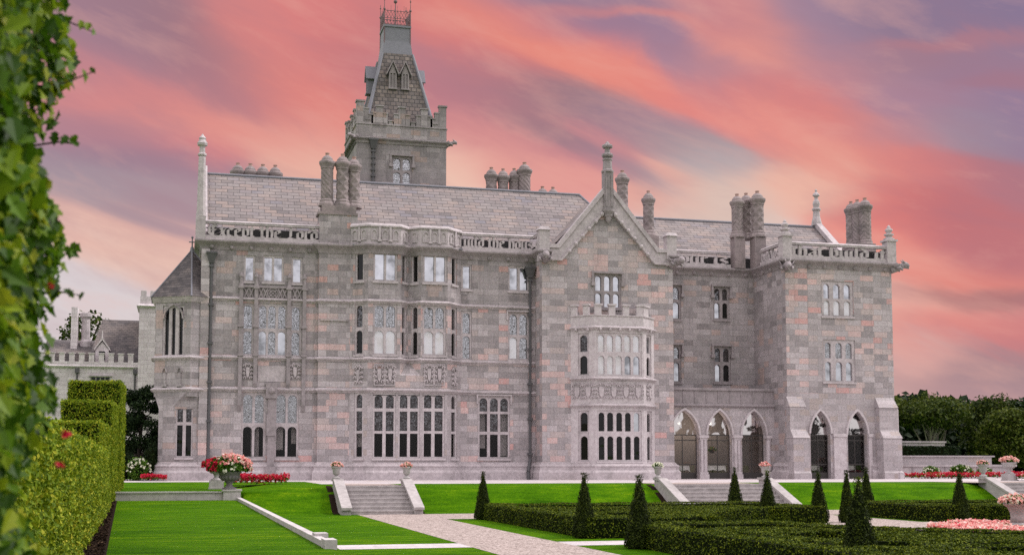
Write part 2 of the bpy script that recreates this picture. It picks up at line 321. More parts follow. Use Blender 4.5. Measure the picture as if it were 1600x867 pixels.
M['pet_mixpink'] = leafmat('rose_petal', [(0, (.55, .02, .05)), (.22, (.72, .10, .13)), (.4, (.80, .33, .31)), (.75, (.86, .55, .50)), (1, (.90, .78, .72))], .5, .25)
M['pet_white'] = leafmat('cream_petal', [(0, (.6, .62, .45)), (1, (.85, .84, .72))], .5, .25)
M['soil'] = simple('dark_soil', (.020, .013, .010), .95, .02, 0, .95, 16)
def grass():
    t = NT('mown_grass'); p = t.pos()
    st = t.n('Mapping'); st.inputs['Scale'].default_value = (.5, 2.2, 1); t.l(p, st.inputs[0])
    a = t.noise(st.outputs[0], 1.1, 6, .65); b = t.noise(p, 22, 5, .7); c = t.noise(p, .25, 4, .6)
    d = t.noise(p, 6, 5, .75)
    f = t.math('ADD', t.math('MULTIPLY', a, .42), t.math('ADD', t.math('MULTIPLY', b, .40), t.math('ADD', t.math('MULTIPLY', c, .20), t.math('MULTIPLY', d, .22))))
    col = t.ramp(f, [(.46, (.014, .050, .001)), (.56, (.042, .132, .001)), (.66, (.080, .205, .0015)), (.78, (.24, .34, .006))])
    h = t.math('ADD', b, t.noise(p, 70, 3, .7))
    return t.done(t.bsdf(col, .8, t.bump(h, 1., .05), .02))
M['grass'] = grass()
def gravel():
    t = NT('pink_gravel'); p = t.pos()
    v = t.n('TexVoronoi'); v.inputs['Scale'].default_value = 17; t.l(p, v.inputs['Vector'])
    s = t.n('SeparateColor'); t.l(v.outputs['Color'], s.inputs[0])
    col = t.ramp(s.outputs[0], [(0, (.12, .095, .088)), (.3, (.30, .245, .225)), (.7, (.40, .33, .305)), (1, (.55, .47, .45))])
    a = t.noise(p, .8, 5, .6)
    col = t.mix(t.math('MULTIPLY', t.ramp(a, [(.45, (0, 0, 0)), (.7, (1, 1, 1))]), .35), col, (.36, .31, .29))
    h = t.math('SUBTRACT', 1.0, v.outputs['Distance'])
    return t.done(t.bsdf(col, .95, t.bump(h, .7, .03), .1))
M['gravel'] = gravel()
M['paving'] = ashlar('terrace_paving', [(0, g(.44)), (.3, g(.49)), (.6, g(.42)), (.8, (.49, .43, .41))], w=1.4, h=.9, mcol=(.4, .38, .37), grime=.2)

# ------------------------------------------------------------------ mesh builder
def link(o, parent=None):
    C.objects.link(o)
    if parent is not None: o.parent = parent
    return o
def origin(p):
    v = Vector((0, 0, 0))
    while p is not None: v += p.location; p = p.parent
    return v
def uv_project(me):
    n = len(me.polygons)
    if n == 0: return
    co = np.empty(len(me.vertices)*3); me.vertices.foreach_get('co', co); co = co.reshape(-1, 3)
    nr = np.empty(n*3); me.polygons.foreach_get('normal', nr); nr = nr.reshape(-1, 3)
    lt = np.empty(n, dtype=int); me.polygons.foreach_get('loop_total', lt)
    lv = np.empty(len(me.loops), dtype=int); me.loops.foreach_get('vertex_index', lv)
    nl = np.repeat(nr, lt, axis=0); p = co[lv]
    t = np.stack([-nl[:, 1], nl[:, 0], np.zeros(len(nl))], 1)
    ln = np.linalg.norm(t, axis=1); flat = ln < .12
    t[flat] = (1, 0, 0); t /= np.linalg.norm(t, axis=1)[:, None]
    b = np.cross(nl, t)
    uv = np.stack([(p*t).sum(1), (p*b).sum(1)], 1)
    l = me.uv_layers.new(name='UVMap'); l.data.foreach_set('uv', uv.astype(np.float32).ravel())
class MB:
    def __init__(s): s.v = []; s.f = []
    def add(s, vs, fs):
        k = len(s.v); s.v += [tuple(v) for v in vs]; s.f += [tuple(i+k for i in f) for f in fs]
    def poly(s, vs): s.add(vs, [tuple(range(len(vs)))])
    def box(s, x0, x1, y0, y1, z0, z1):
        s.add([(x0, y0, z0), (x1, y0, z0), (x1, y1, z0), (x0, y1, z0), (x0, y0, z1), (x1, y0, z1), (x1, y1, z1), (x0, y1, z1)],
              [(0, 3, 2, 1), (4, 5, 6, 7), (0, 1, 5, 4), (1, 2, 6, 5), (2, 3, 7, 6), (3, 0, 4, 7)])
    def hexa(s, b, t):
        n = len(b); s.add(list(b)+list(t), [tuple(range(n-1, -1, -1)), tuple(range(n, 2*n))] + [(i, (i+1) % n, n+(i+1) % n, n+i) for i in range(n)])
    def tube(s, p0, p1, r0, r1=None, n=8, caps=True):
        r1 = r0 if r1 is None else r1
        p0 = Vector(p0); p1 = Vector(p1); d = (p1-p0).normalized()
        a = d.orthogonal().normalized(); b = d.cross(a)
        r = lambda p, q: [p + (a*math.cos(6.28318*i/n) + b*math.sin(6.28318*i/n))*q for i in range(n)]
        vs = r(p0, r0) + r(p1, r1); fs = [(i, (i+1) % n, n+(i+1) % n, n+i) for i in range(n)]
        if caps: fs += [tuple(range(n-1, -1, -1)), tuple(range(n, 2*n))]
        s.add(vs, fs)
    def path(s, pts, rad, n=8):
        for i in range(len(pts)-1): s.tube(pts[i], pts[i+1], rad[i], rad[i+1], n)
    def lathe(s, c, prof, n=16, rot=0., sx=1., sy=1.):
        k = len(prof); vs = []
        for (r, z) in prof:
            for i in range(n):
                a = rot + 2*math.pi*i/n; vs.append((c[0]+r*sx*math.cos(a), c[1]+r*sy*math.sin(a), c[2]+z))
        fs = [(j*n+i, j*n+(i+1) % n, (j+1)*n+(i+1) % n, (j+1)*n+i) for j in range(k-1) for i in range(n)]
        fs += [tuple(range(n-1, -1, -1)), tuple((k-1)*n+i for i in range(n))]
        s.add(vs, fs)
    def ball(s, c, r, n=8, m=6, sc=(1, 1, 1), jit=0.):
        prof = [(math.sin(math.pi*j/m), -math.cos(math.pi*j/m)) for j in range(m+1)]
        vs = [(c[0], c[1], c[2]-r*sc[2])]; fs = []
        for j in range(1, m):
            for i in range(n):
                a = 2*math.pi*i/n; q = r*(1+random.uniform(-jit, jit))
                vs.append((c[0]+q*sc[0]*prof[j][0]*math.cos(a), c[1]+q*sc[1]*prof[j][0]*math.sin(a), c[2]+q*sc[2]*prof[j][1]))
        vs.append((c[0], c[1], c[2]+r*sc[2])); e = len(vs)-1
        for i in range(n):
            fs.append((0, 1+(i+1) % n, 1+i)); fs.append((e, e-n+i, e-n+(i+1) % n))
            for j in range(m-2): a = 1+j*n; fs.append((a+i, a+(i+1) % n, a+n+(i+1) % n, a+n+i))
        s.add(vs, fs)
    def build(s, name, mat, parent=None, smooth=False, uv=True):
        me = bpy.data.meshes.new(name); me.from_pydata(s.v, [], s.f); me.update()
        if uv: uv_project(me)
        me.materials.append(M[mat] if isinstance(mat, str) else mat)
        if parent is not None: me.transform(Matrix.Translation(-origin(parent)))
        if smooth: me.polygons.foreach_set('use_smooth', [True]*len(me.polygons))
        o = bpy.data.objects.new(name, me)
        link(o, parent); return o
def thing(name, label, cat, loc=(0, 0, 0), group=None):
    o = bpy.data.objects.new(name, None); C.objects.link(o); o.location = loc; o.empty_display_size = .3
    return tag(o, label, cat, group)
def tag(o, label, cat, group=None):
    o['label'] = label; o['category'] = cat
    if group: o['group'] = group
    return o
def structure(o): o['kind'] = 'structure'; return o
def copy_tree(o, loc, label, scale=1., rz=0.):
    r = o.copy(); C.objects.link(r); r.location = loc; r['label'] = label; r.scale = (scale,)*3; r.rotation_euler = (0, 0, rz)
    for ch in list(o.children):
        c = ch.copy(); C.objects.link(c); c.parent = r
        for gch in list(ch.children):
            d = gch.copy(); C.objects.link(d); d.parent = c
    return r
def split_ops(ops, z): return [o for o in ops if o[3] <= z], [o for o in ops if o[3] > z]
UP_ = []
def storeys(F, mb, z0, zs, z1, ops, rev=.36):
    lo, hi = split_ops(ops, zs); F.wall(mb, 0, F.L, z0, zs, lo, rev); u = MB(); F.wall(u, 0, F.L, zs, z1, hi, rev); UP_.append(u)
class Facet:
    """a vertical wall plane from A to B seen from outside, outward normal on the right hand of A->B"""
    def __init__(s, A, B):
        s.A = Vector((A[0], A[1], 0)); s.B = Vector((B[0], B[1], 0)); s.L = (s.B-s.A).length
        s.t = (s.B-s.A)/s.L; s.n = Vector((s.t.y, -s.t.x, 0))
    def pt(s, u, z, d=0.): return s.A + s.t*u + s.n*d + Vector((0, 0, z))
    def hit(s, x, y):
        d = ray(x, y); k = (s.A-CAM).dot(s.n)/d.dot(s.n); p = CAM + d*k
        return (p-s.A).dot(s.t), p.z
    def box(s, mb, u0, u1, z0, z1, d0, d1):
        b = [s.pt(u0, z0, d1), s.pt(u1, z0, d1), s.pt(u1, z0, d0), s.pt(u0, z0, d0)]
        t = [s.pt(u0, z1, d1), s.pt(u1, z1, d1), s.pt(u1, z1, d0), s.pt(u0, z1, d0)]
        mb.hexa(b, t)
    def bar(s, mb, p, q, w, d0, d1):
        p = Vector((p[0], p[1])); q = Vector((q[0], q[1])); e = (q-p).normalized(); o = Vector((-e.y, e.x))*w/2
        c = [p-o, q-o, q+o, p+o]
        mb.hexa([s.pt(v.x, v.y, d0) for v in c], [s.pt(v.x, v.y, d1) for v in c])
    def wall(s, mb, u0, u1, z0, z1, ops=(), rev=.25, d=0.):
        us = sorted({round(v, 4) for v in [u0, u1]+[a for o in ops for a in o[:2]] if u0-1e-4 <= v <= u1+1e-4})
        zs = sorted({round(v, 4) for v in [z0, z1]+[a for o in ops for a in o[2:4]] if z0-1e-4 <= v <= z1+1e-4})
        for i in range(len(us)-1):
            for j in range(len(zs)-1):
                cu = (us[i]+us[i+1])/2; cz = (zs[j]+zs[j+1])/2
                if any(o[0] < cu < o[1] and o[2] < cz < o[3] for o in ops): continue
                mb.poly([s.pt(us[i], zs[j], d), s.pt(us[i+1], zs[j], d), s.pt(us[i+1], zs[j+1], d), s.pt(us[i], zs[j+1], d)])
        for o in ops:
            a, b, p, q = o[:4]; k = d-rev
            mb.poly([s.pt(a, p, d), s.pt(a, q, d), s.pt(a, q, k), s.pt(a, p, k)])
            mb.poly([s.pt(b, p, d), s.pt(b, p, k), s.pt(b, q, k), s.pt(b, q, d)])
            mb.poly([s.pt(a, p, d), s.pt(a, p, k), s.pt(b, p, k), s.pt(b, p, d)])
            mb.poly([s.pt(a, q, d), s.pt(b, q, d), s.pt(b, q, k), s.pt(a, q, k)])
    def arch(s, a, b, zs, za, n=7):
        """left half then right half of a pointed arch, springing zs, apex za"""
        w = (b-a)/2; r = za-zs; Rr = (w*w+r*r)/(2*w); pts = []
        th = math.asin(min(1, r/Rr))
        for i in range(n+1):
            q = th*i/n; pts.append((a+Rr-Rr*math.cos(q), zs+Rr*math.sin(q)))
        if Rr < w: pts = [(a+w-w*math.cos(math.pi/2*i/n), zs+r*math.sin(math.pi/2*i/n)) for i in range(n+1)]
        return pts, [(a+b-u, z) for (u, z) in pts]
    def spandrel(s, mb, a, b, zs, za, ztop, d=0., rev=.25, n=7):
        lo, ro = s.arch(a, b, zs, za, n); mid = (a+b)/2
        for pts, side in ((lo, 0), (ro, 1)):
            e = a if side == 0 else b
            for i in range(n):
                (u0, z0), (u1, z1) = pts[i], pts[i+1]
                q = [s.pt(u0, z0, d), s.pt(u1, z1, d), s.pt(u1, ztop, d), s.pt(u0, ztop, d)]
                mb.poly(q[::-1] if side == 0 else q)
                f = [s.pt(u0, z0, d), s.pt(u0, z0, d-rev), s.pt(u1, z1, d-rev), s.pt(u1, z1, d)]
                mb.poly(f if side else f[::-1])
    def arch_band(s, mb, a, b, zs, za, w, d0, d1, n=8):
        lo, ro = s.arch(a, b, zs, za, n); lo2, ro2 = s.arch(a-w, b+w, zs, za+w*1.25, n)
        for i1, o1 in ((lo, lo2), (ro, ro2)):
            for i in range(n):
                c = [i1[i], i1[i+1], o1[i+1], o1[i]]
                mb.hexa([s.pt(u, z, d0) for u, z in c], [s.pt(u, z, d1) for u, z in c])
def sweep(mb, path, prof, z=0., caps=True):
    """moulding of section prof [(out, up)] along a plan path, mitred at the corners"""
    P = [Vector((p[0], p[1])) for p in path]; n = len(P); nv = []
    for i in range(n):
        ns = []
        if i > 0: t = (P[i]-P[i-1]).normalized(); ns.append(Vector((t.y, -t.x)))
        if i < n-1: t = (P[i+1]-P[i]).normalized(); ns.append(Vector((t.y, -t.x)))
        if len(ns) == 1: nv.append(ns[0])
        else:
            m = (ns[0]+ns[1]); m.normalize(); nv.append(m/max(.35, m.dot(ns[0])))
    k = len(prof); vs = []
    for i in range(n):
        for (d, u) in prof: q = P[i]+nv[i]*d; vs.append((q.x, q.y, z+u))
    fs = [(i*k+j, (i+1)*k+j, (i+1)*k+(j+1) % k, i*k+(j+1) % k) for i in range(n-1) for j in range(k)]
    if caps: fs += [tuple(range(k)), tuple((n-1)*k+j for j in range(k-1, -1, -1))]
    mb.add(vs, fs)
PLINTH = [(-.05, 0), (.34, 0), (.34, .50), (.30, .56), (.22, .66), (.22, .86), (.26, .89), (.26, .95), (.10, 1.06), (.10, 1.12), (-.05, 1.22)]
STRING = [(-.05, -.16), (.05, -.14), (.09, -.05), (.22, -.02), (.22, .05), (-.05, .18)]
CORNICE = [(-.05, -.50), (.05, -.48), (.08, -.36), (.14, -.24), (.32, -.10), (.40, -.06), (.46, .0), (.46, .10), (-.05, .22)]

# ================================================================== the manor house
HOUSE = thing('manor_house', 'large grey stone Gothic mansion with slate roofs, bay windows and a spired tower', 'mansion', (25, 3, 0))
def part(mb, name, mat, parent=None, smooth=False): return mb.build(name, mat, HOUSE if parent is None else parent, smooth)
def window(F, xs, rows, arched=None, panes=None, jamb=.13, hood=None, sill=True, mat='trim', deep=.30, plate=-.07, label=None, face=None):
    """stone mullioned window: xs = sides of the lights, rows = top and bottom of each row (both read off the photograph)"""
    ym = sum(sum(r) for r in rows)/(2*len(rows)); xm = (xs[0][0]+xs[-1][1])/2
    S = [tuple(F.hit(x, ym)[0] for x in l) for l in xs]
    Z = [(F.hit(xm, r[1])[1], F.hit(xm, r[0])[1]) for r in rows]
    return window_sz(F, S, Z, arched, panes, jamb, hood, sill, mat, deep, plate, label)
def window_sz(F, S, Z, arched=None, panes=None, jamb=.13, hood=None, sill=True, mat='trim', deep=.30, plate=-.07, label=None):
    arched = arched or [True]*len(Z); panes = panes or ['glass_dim']*len(Z)
    ua, ub = S[0][0]-jamb, S[-1][1]+jamb; za, zb = Z[-1][0]-.10, Z[0][1]+jamb
    mb = MB(); ops = [(a, b, p, q) for (a, b) in S for (p, q) in Z]
    F.wall(mb, ua, ub, za, zb, ops, .15, plate)
    for (a, b) in S:
        for (p, q), ar in zip(Z, arched):
            if ar: h = min(.85*(b-a)/2*1.15, (q-p)*.5); F.spandrel(mb, a, b, q-h, q-.012, q, plate, .15, 6)
    if sill: F.box(mb, ua-.06, ub+.06, za-.14, za, -.12, .10)
    if hood == 'label':
        F.box(mb, ua-.16, ub+.16, zb+.02, zb+.16, -.03, .17)
        for u in (ua-.16, ub+.02): F.box(mb, u, u+.14, zb-.62, zb+.018, -.03, .15); F.box(mb, u-.07, u+.21, zb-.86, zb-.622, -.03, .22)
    elif hood == 'drip':
        F.box(mb, ua-.12, ub+.12, zb+.02, zb+.13, -.03, .14)
        for u in (ua-.12, ub+.01): F.box(mb, u, u+.11, zb-.55, zb+.018, -.03, .13)
    w = part(mb, 'window', mat)
    if label: w['label'] = label
    by = {}
    for (p, q), pm in zip(Z, panes):
        pm = pm if isinstance(pm, (list, tuple)) else [pm]*len(S)
        for (a, b), k in zip(S, pm):
            by.setdefault(k, MB()).poly([F.pt(a-.03, p-.03, plate-.13), F.pt(b+.03, p-.03, plate-.13), F.pt(b+.03, q+.03, plate-.13), F.pt(a-.03, q+.03, plate-.13)])
    for k, m_ in by.items(): m_.build('glass', k, w)
    return (ua, ub, za, zb)
WALLM = MB()                     # main wall of the long garden front
SK, DM, LD, DL, CL, PL = 'glass_sky', 'glass_dim', 'glass_lead', 'glass_leaddark', 'glass_clear', 'glass_pale'
# ---- left wing
FL = Facet((1.15, 0), (8.75, 0))
o = []
Z2L = [(402, 439)]
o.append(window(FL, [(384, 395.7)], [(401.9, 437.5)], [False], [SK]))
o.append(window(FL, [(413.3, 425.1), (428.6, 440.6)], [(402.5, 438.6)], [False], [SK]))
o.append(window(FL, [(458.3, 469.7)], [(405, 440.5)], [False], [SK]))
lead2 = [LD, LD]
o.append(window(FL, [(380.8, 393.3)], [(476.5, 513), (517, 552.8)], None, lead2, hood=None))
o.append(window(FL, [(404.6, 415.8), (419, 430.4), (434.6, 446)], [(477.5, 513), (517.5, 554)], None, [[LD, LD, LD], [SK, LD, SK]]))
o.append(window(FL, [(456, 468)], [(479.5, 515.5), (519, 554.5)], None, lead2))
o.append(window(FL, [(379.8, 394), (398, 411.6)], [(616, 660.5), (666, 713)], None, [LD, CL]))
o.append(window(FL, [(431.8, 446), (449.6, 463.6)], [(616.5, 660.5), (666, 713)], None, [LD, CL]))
storeys(FL, WALLM, 0, 11.85, 15.7, o)
part(WALLM, 'main_wall', 'stone'); WALLM = MB()
# curtains hung behind the ground floor panes
cu = MB()
def curtain(F, u0, u1, z0, z1, d=-.55, lean=0.):
    n = 12
    for i in range(n):
        a = u0+(u1-u0)*i/n; b = u0+(u1-u0)*(i+1)/n; da = d-.05*(i % 2); db = d-.05*((i+1) % 2)
        cu.poly([F.pt(a+lean*(1-(i/n)), z0, da), F.pt(b+lean*(1-(i+1)/n), z0, db), F.pt(b, z1, db), F.pt(a, z1, da)])
curtain(FL, FL.hit(380, 700)[0]+.5, FL.hit(394, 700)[0]+.1, 1.5, 3.6); curtain(FL, FL.hit(399, 700)[0], FL.hit(405, 700)[0], 1.5, 3.6)
curtain(FL, FL.hit(431, 700)[0], FL.hit(443, 700)[0], 2.0, 3.6); curtain(FL, FL.hit(456, 700)[0], FL.hit(464, 700)[0], 2.4, 3.6)
# ---- chimney breast
FB = Facet((8.75, -.35), (10.85, -.35))
bm = MB(); storeys(FB, bm, 0, 11.85, 17.7, [])
bm.box(8.75, 8.76, -.349, 0, 0, 17.7); bm.box(8.751, 11.3, -.34, 1.0, 15.71, 17.69)
FB.box(bm, .1, FB.L-.1, 10.55, 10.7, 0, .14)
CB = part(bm, 'chimney_breast', 'stone')
# ---- the great double bay
BP_LOW = [(10.85, -.35), (11.94, -1.1), (17.33, -1.1), (18.5, 0)]
BP_UP = [(10.85, -.35), (11.94, -1.1), (14.12, -1.1), (14.76, -.42), (15.5, -1.1), (17.33, -1.1), (18.5, 0)]
bay = MB()
FBc, FBf, FBr = [Facet(BP_LOW[i], BP_LOW[i+1]) for i in range(3)]
gr = [(616.5, 637.5), (642.6, 673), (677, 713.2)]
TP0 = 'trim_pale'
tri = [True, False, False]
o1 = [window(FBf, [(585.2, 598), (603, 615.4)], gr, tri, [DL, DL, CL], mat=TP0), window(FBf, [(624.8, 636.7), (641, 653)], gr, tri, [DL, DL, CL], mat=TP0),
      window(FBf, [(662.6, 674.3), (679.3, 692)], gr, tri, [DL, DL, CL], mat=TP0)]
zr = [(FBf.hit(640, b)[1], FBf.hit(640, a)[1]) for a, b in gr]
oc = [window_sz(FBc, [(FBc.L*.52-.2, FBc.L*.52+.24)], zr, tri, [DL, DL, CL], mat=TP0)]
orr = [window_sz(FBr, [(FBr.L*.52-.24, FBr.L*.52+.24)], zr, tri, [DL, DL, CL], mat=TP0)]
ZB = 6.95
blo = MB()
for F_, o_ in ((FBf, o1), (FBc, oc), (FBr, orr)): F_.wall(blo, 0, F_.L, 0, 5.93, o_, .36); F_.wall(bay, 0, F_.L, 5.93, ZB, (), .36)
part(blo, 'bay_wall', 'stone_pale')
U = [Facet(BP_UP[i], BP_UP[i+1]) for i in range(6)]
w2 = (398, 438.5); r1 = [(479.5, 511.5), (516.5, 552.5)]
ou = [[] for _ in range(6)]
ou[1] += [window(U[1], [(586.3, 600.4), (603.8, 618)], [(397.3, 437)], [False], [SK]), window(U[1], [(585.5, 599.6), (603.2, 617.6)], [(477, 511), (516, 551.8)], None, [LD, PL])]
ou[4] += [window(U[4], [(663.8, 678.4), (681.4, 695.6)], [(401, 439.5)], [False], [SK]), window(U[4], [(663, 677), (680.5, 694)], [(480, 513), (517.3, 553)], None, [LD, PL])]
zz2 = [(U[1].hit(600, 437)[1], U[1].hit(600, 397.3)[1])]
zz1 = [(U[1].hit(600, 511)[1], U[1].hit(600, 477)[1]), (U[1].hit(600, 551.8)[1], U[1].hit(600, 516)[1])]
zz1 = [zz1[0], zz1[1]]
for k, w in ((0, .22), (2, .17), (3, .18), (5, .22)):
    c = U[k].L*.5
    ou[k] += [window_sz(U[k], [(c-w, c+w)], zz2, [False], [DM], .1), window_sz(U[k], [(c-w, c+w)], zz1, None, [DL, DM], .1)]
for k in range(6): storeys(U[k], bay, ZB, 11.85, 15.7, ou[k])
bay.add([(14.12, -1.1, ZB), (15.5, -1.1, ZB), (14.76, -.42, 7.95), (14.76, -.42, ZB)], [(0, 1, 2), (0, 3, 1)])
part(bay, 'bay_window', 'stone')
# ---- wall between bay and gable
FM = Facet((18.5, 0), (23.8, 0))
o = [window(FM, [(723.9, 734.3)], [(416, 450)], [False], [SK]), window(FM, [(796.7, 809), (812.6, 825)], [(418.9, 452.8)], [False], [SK]),
     window(FM, [(723.3, 734.3)], [(488.6, 520.5), (524.4, 559.5)], None, [LD, LD]),
     window(FM, [(796.5, 808.4), (812, 824.6)], [(491, 523), (527, 560)], None, [LD, [PL, LD]], hood='drip'),
     window(FM, [(749.6, 761.6), (766, 778.3), (782, 794)], [(621.8, 642.6), (646.4, 674), (678.6, 713.7)], tri, [DL, [CL, DL, CL], CL], hood='drip')]
storeys(FM, WALLM, 0, 11.85, 15.7, o)
z_ = lambda y: FM.hit(772, y)[1]
curtain(FM, FM.hit(750, 680)[0], FM.hit(761, 680)[0], z_(700), z_(646), lean=-.0); curtain(FM, FM.hit(784, 680)[0], FM.hit(795, 680)[0], z_(712), z_(646))
curtain(FBc, .3, .8, 2.2, 4.2)
part(cu, 'curtain', 'curtain')
# ---- gabled block
GY = -1.7; FG = Facet((23.8, GY), (33.4, GY)); gx = 28.57; gz = 20.35
gab = MB(); o = [window(FG, [(930.6, 940), (944.6, 954.2), (958.4, 968)], [(431, 454.5), (458, 479.5)], None, [SK, SK], hood='label', mat='trim_dark')]
FG.wall(gab, 0, FG.L, 0, 15.0, o, .36)
gab.poly([(23.8, GY, 15.0), (33.4, GY, 15.0), (33.4, GY, 15.5), (32.4, GY, 15.5), (gx, GY, gz-.2), (24.7, GY, 15.5), (23.8, GY, 15.5)])
FGl = Facet((23.8, .0), (23.8, GY)); FGl.wall(gab, 0, FGl.L, 0, 15.5)
FGr = Facet((33.4, GY), (33.4, 2.7)); FGr.wall(gab, 0, FGr.L, 0, 15.5)
part(gab, 'gable_wall', 'stone')
cop = MB()
def slab(mb, prof, y0, y1): mb.hexa([(x, y0, z) for x, z in prof], [(x, y1, z) for x, z in prof])
for s in (-1, 1):
    x = lambda d: gx + s*d
    slab(cop, [(x(0), 20.65), (x(3.72), 16.12), (x(4.45), 16.12), (x(4.45), 15.86), (x(3.58), 15.86), (x(0), 20.22)], GY-.30, GY+.32)
    slab(cop, [(x(0), 20.215), (x(3.57), 15.855), (x(4.45), 15.855), (x(4.45), 15.15), (x(3.45), 15.15), (x(0), 19.05)], GY-.17, GY+.2)
    slab(cop, [(x(0), 19.05), (x(3.45), 15.145), (x(4.45), 15.145), (x(4.45), 15.0), (x(3.4), 15.0), (x(0), 18.82)], GY-.30, GY-.02)
    for k in range(6):
        f = .14+.14*k; cop.ball((x(3.42*f), GY-.30, 18.9-(18.9-15.05)*f), .15, 7, 5)
    # crowning pier of the shoulder
    cx = gx + s*4.66
    cop.box(cx-.36, cx+.36, GY-.32, GY+.36, 14.95, 17.05); cop.hexa([(cx-.46, GY-.42, 17.055), (cx+.46, GY-.42, 17.055), (cx+.46, GY+.46, 17.055), (cx-.46, GY+.46, 17.055)],
             [(cx-.30, GY-.26, 17.30), (cx+.30, GY-.26, 17.30), (cx+.30, GY+.30, 17.30), (cx-.30, GY+.30, 17.30)])
part(cop, 'gable_coping', 'trim')
fin = MB(); c = (28.55, GY-.22, 0)
fin.lathe((c[0], c[1], 17.75), [(.06, 0), (.14, .12), (.20, .3), (.2, .4), (.3, .5), (.32, .62), (.46, .8), (.46, .95)], 8, math.pi/8)
fin.box(c[0]-.33, c[0]+.33, c[1]-.2, c[1]+.4, 18.7, 21.35)
for u in (-.2, .2): fin.box(c[0]+u-.06, c[0]+u+.06, c[1]-.26, c[1]-.2, 18.9, 21.1)
fin.lathe((c[0], c[1]+.1, 21.35), [(.44, 0), (.44, .12), (.34, .2), (.30, .8), (.36, .86), (.36, .95), (.25, 1.0), (.24, 1.2), (.3, 1.3), (.2, 1.4), (.2, 1.55)], 8, math.pi/8)
for zz, rr in ((22.3, .28), (22.95, .25)):
    for k in range(8): a = k*math.pi/4; fin.ball((c[0]+rr*math.cos(a), c[1]+.1+rr*math.sin(a), zz+.25), .15, 6, 5)
fin.lathe((c[0], c[1]+.1, 22.9), [(.18, 0), (.2, .3), (.24, .4), (.1, .6), (.02, .66)], 8)
part(fin, 'finial', 'trim_dark')
# ---- oriel
OP = [(25.85, GY), (27.2, GY-1.2), (30.72, GY-1.2), (31.95, GY)]
OF = [Facet(OP[i], OP[i+1]) for i in range(3)]; ori = MB()
lx = [(935, 945), (948.8, 958.8), (962.3, 972.4), (976.3, 986), (990, 1000)]; lg = [(936, 945.2), (949.4, 959), (963.7, 973), (977.4, 986.4), (991, 1000)]
ra = [(523.3, 549.4), (555.5, 584.5)]; rb = [(644, 673.5), (681, 718)]
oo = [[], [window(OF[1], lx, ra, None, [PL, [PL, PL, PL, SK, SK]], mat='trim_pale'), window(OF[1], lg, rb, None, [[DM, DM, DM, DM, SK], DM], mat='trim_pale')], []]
za_ = [(OF[1].hit(965, b)[1], OF[1].hit(965, a)[1]) for a, b in ra]; zb_ = [(OF[1].hit(965, b)[1], OF[1].hit(965, a)[1]) for a, b in rb]
for k in (0, 2):
    c = OF[k].L*(.52 if k == 0 else .5)
    oo[k] = [window_sz(OF[k], [(c-.27, c+.27)], za_, None, [SK if k else DL, DM]), window_sz(OF[k], [(c-.27, c+.27)], zb_, None, [DM, DM])]
for k in range(3): OF[k].wall(ori, 0, OF[k].L, 0, 10.6, oo[k], .36)
for k in range(3):       # embattled top: merlons and crenels with their own copings
    F = OF[k]; n = (2, 3, 1)[k]; L = F.L; wdt = L/(2*n+(1 if k == 1 else 0))
    F.wall(ori, 0, L, 10.6, 11.15, (), .2); F.box(ori, 0.001, L-.001, 11.15, 11.22, -.26, .07)
    i = 0; u = 0.0; on = True
    while u < L-1e-3:
        if on:
            F.box(ori, u+.02, min(u+wdt, L)-.02, 11.22, 11.86, -.24, 0.0); F.box(ori, u-.03 if u > 0 else u+.005, min(u+wdt+.05, L-.005), 11.862, 11.98, -.28, .08)
        u += wdt; on = not on
part(ori, 'oriel_window', 'trim_pale')
for zz, pr in ((6.85, STRING), (5.02, STRING)): om = MB(); sweep(om, OP, pr, zz); part(om, 'string_course', 'trim')
om = MB(); sweep(om, OP, STRING, 10.32)
for k in range(3):
    for i in range((2, 5, 1)[k]): p = OF[k].pt(OF[k].L*(i+.5)/(2, 5, 1)[k], 10.22, .14); om.ball(p, .12, 6, 4)
part(om, 'string_course', 'trim')
# carved panels: a shield held between curling leaves
def carving(F, u, z, w, h, mb):
    k = [(-.28, .30), (.28, .30), (.28, -.02), (.2, -.24), (0, -.38), (-.2, -.24), (-.28, -.02)]
    mb.hexa([F.pt(u+a*w*.8, z+b*h, .02) for a, b in k], [F.pt(u+a*w*.7, z+b*h*.92, .13) for a, b in k][::1])
    for sx in (-1, 1):
        for (a, b, r) in ((.36, .34, .12), (.40, .10, .10), (.40, -.12, .11), (.3, -.36, .12), (.14, .44, .09)):
            pts = []
            for i in range(7):
                t = i/6*4.6; rr = r*(1-.12*i); pts.append(F.pt(u+sx*(a*w+rr*h*math.cos(t)*.8), z+b*h+rr*h*math.sin(t), .05+.01*i))
            mb.path(pts, [.055*h*(1-.09*i) for i in range(7)], 5)
cv = MB()
for k, us in ((0, (.28, .74)), (1, (.12, .37, .62, .87)), (2, (.45,))):
    for f in us: carving(OF[k], OF[k].L*f, 5.95, .85 if k < 2 else .7, 1.15, cv)
for (x0, x1) in ((584.7, 600), (601.7, 616.5), (663.4, 677.3), (679, 694)):
    a = FBf.hit(x0, 585)[0]; b = FBf.hit(x1, 585)[0]; carving(FBf, (a+b)/2, FBf.hit(x0, 585)[1], b-a, 1.35, cv)
    for zz in (FBf.hit(x0, 601.5)[1], FBf.hit(x0, 568.5)[1]): FBf.box(cv, a-.02, b+.02, zz-.03, zz+.03, -.02, .07)
    for uu in (a, b): FBf.box(cv, uu-.035, uu+.035, FBf.hit(x0, 600.9)[1], FBf.hit(x0, 569.2)[1], -.02, .07)
carving(FBc, FBc.L*.5, 6.9, .5, 1.35, cv); carving(FBr, FBr.L*.5, 6.9, .5, 1.35, cv)
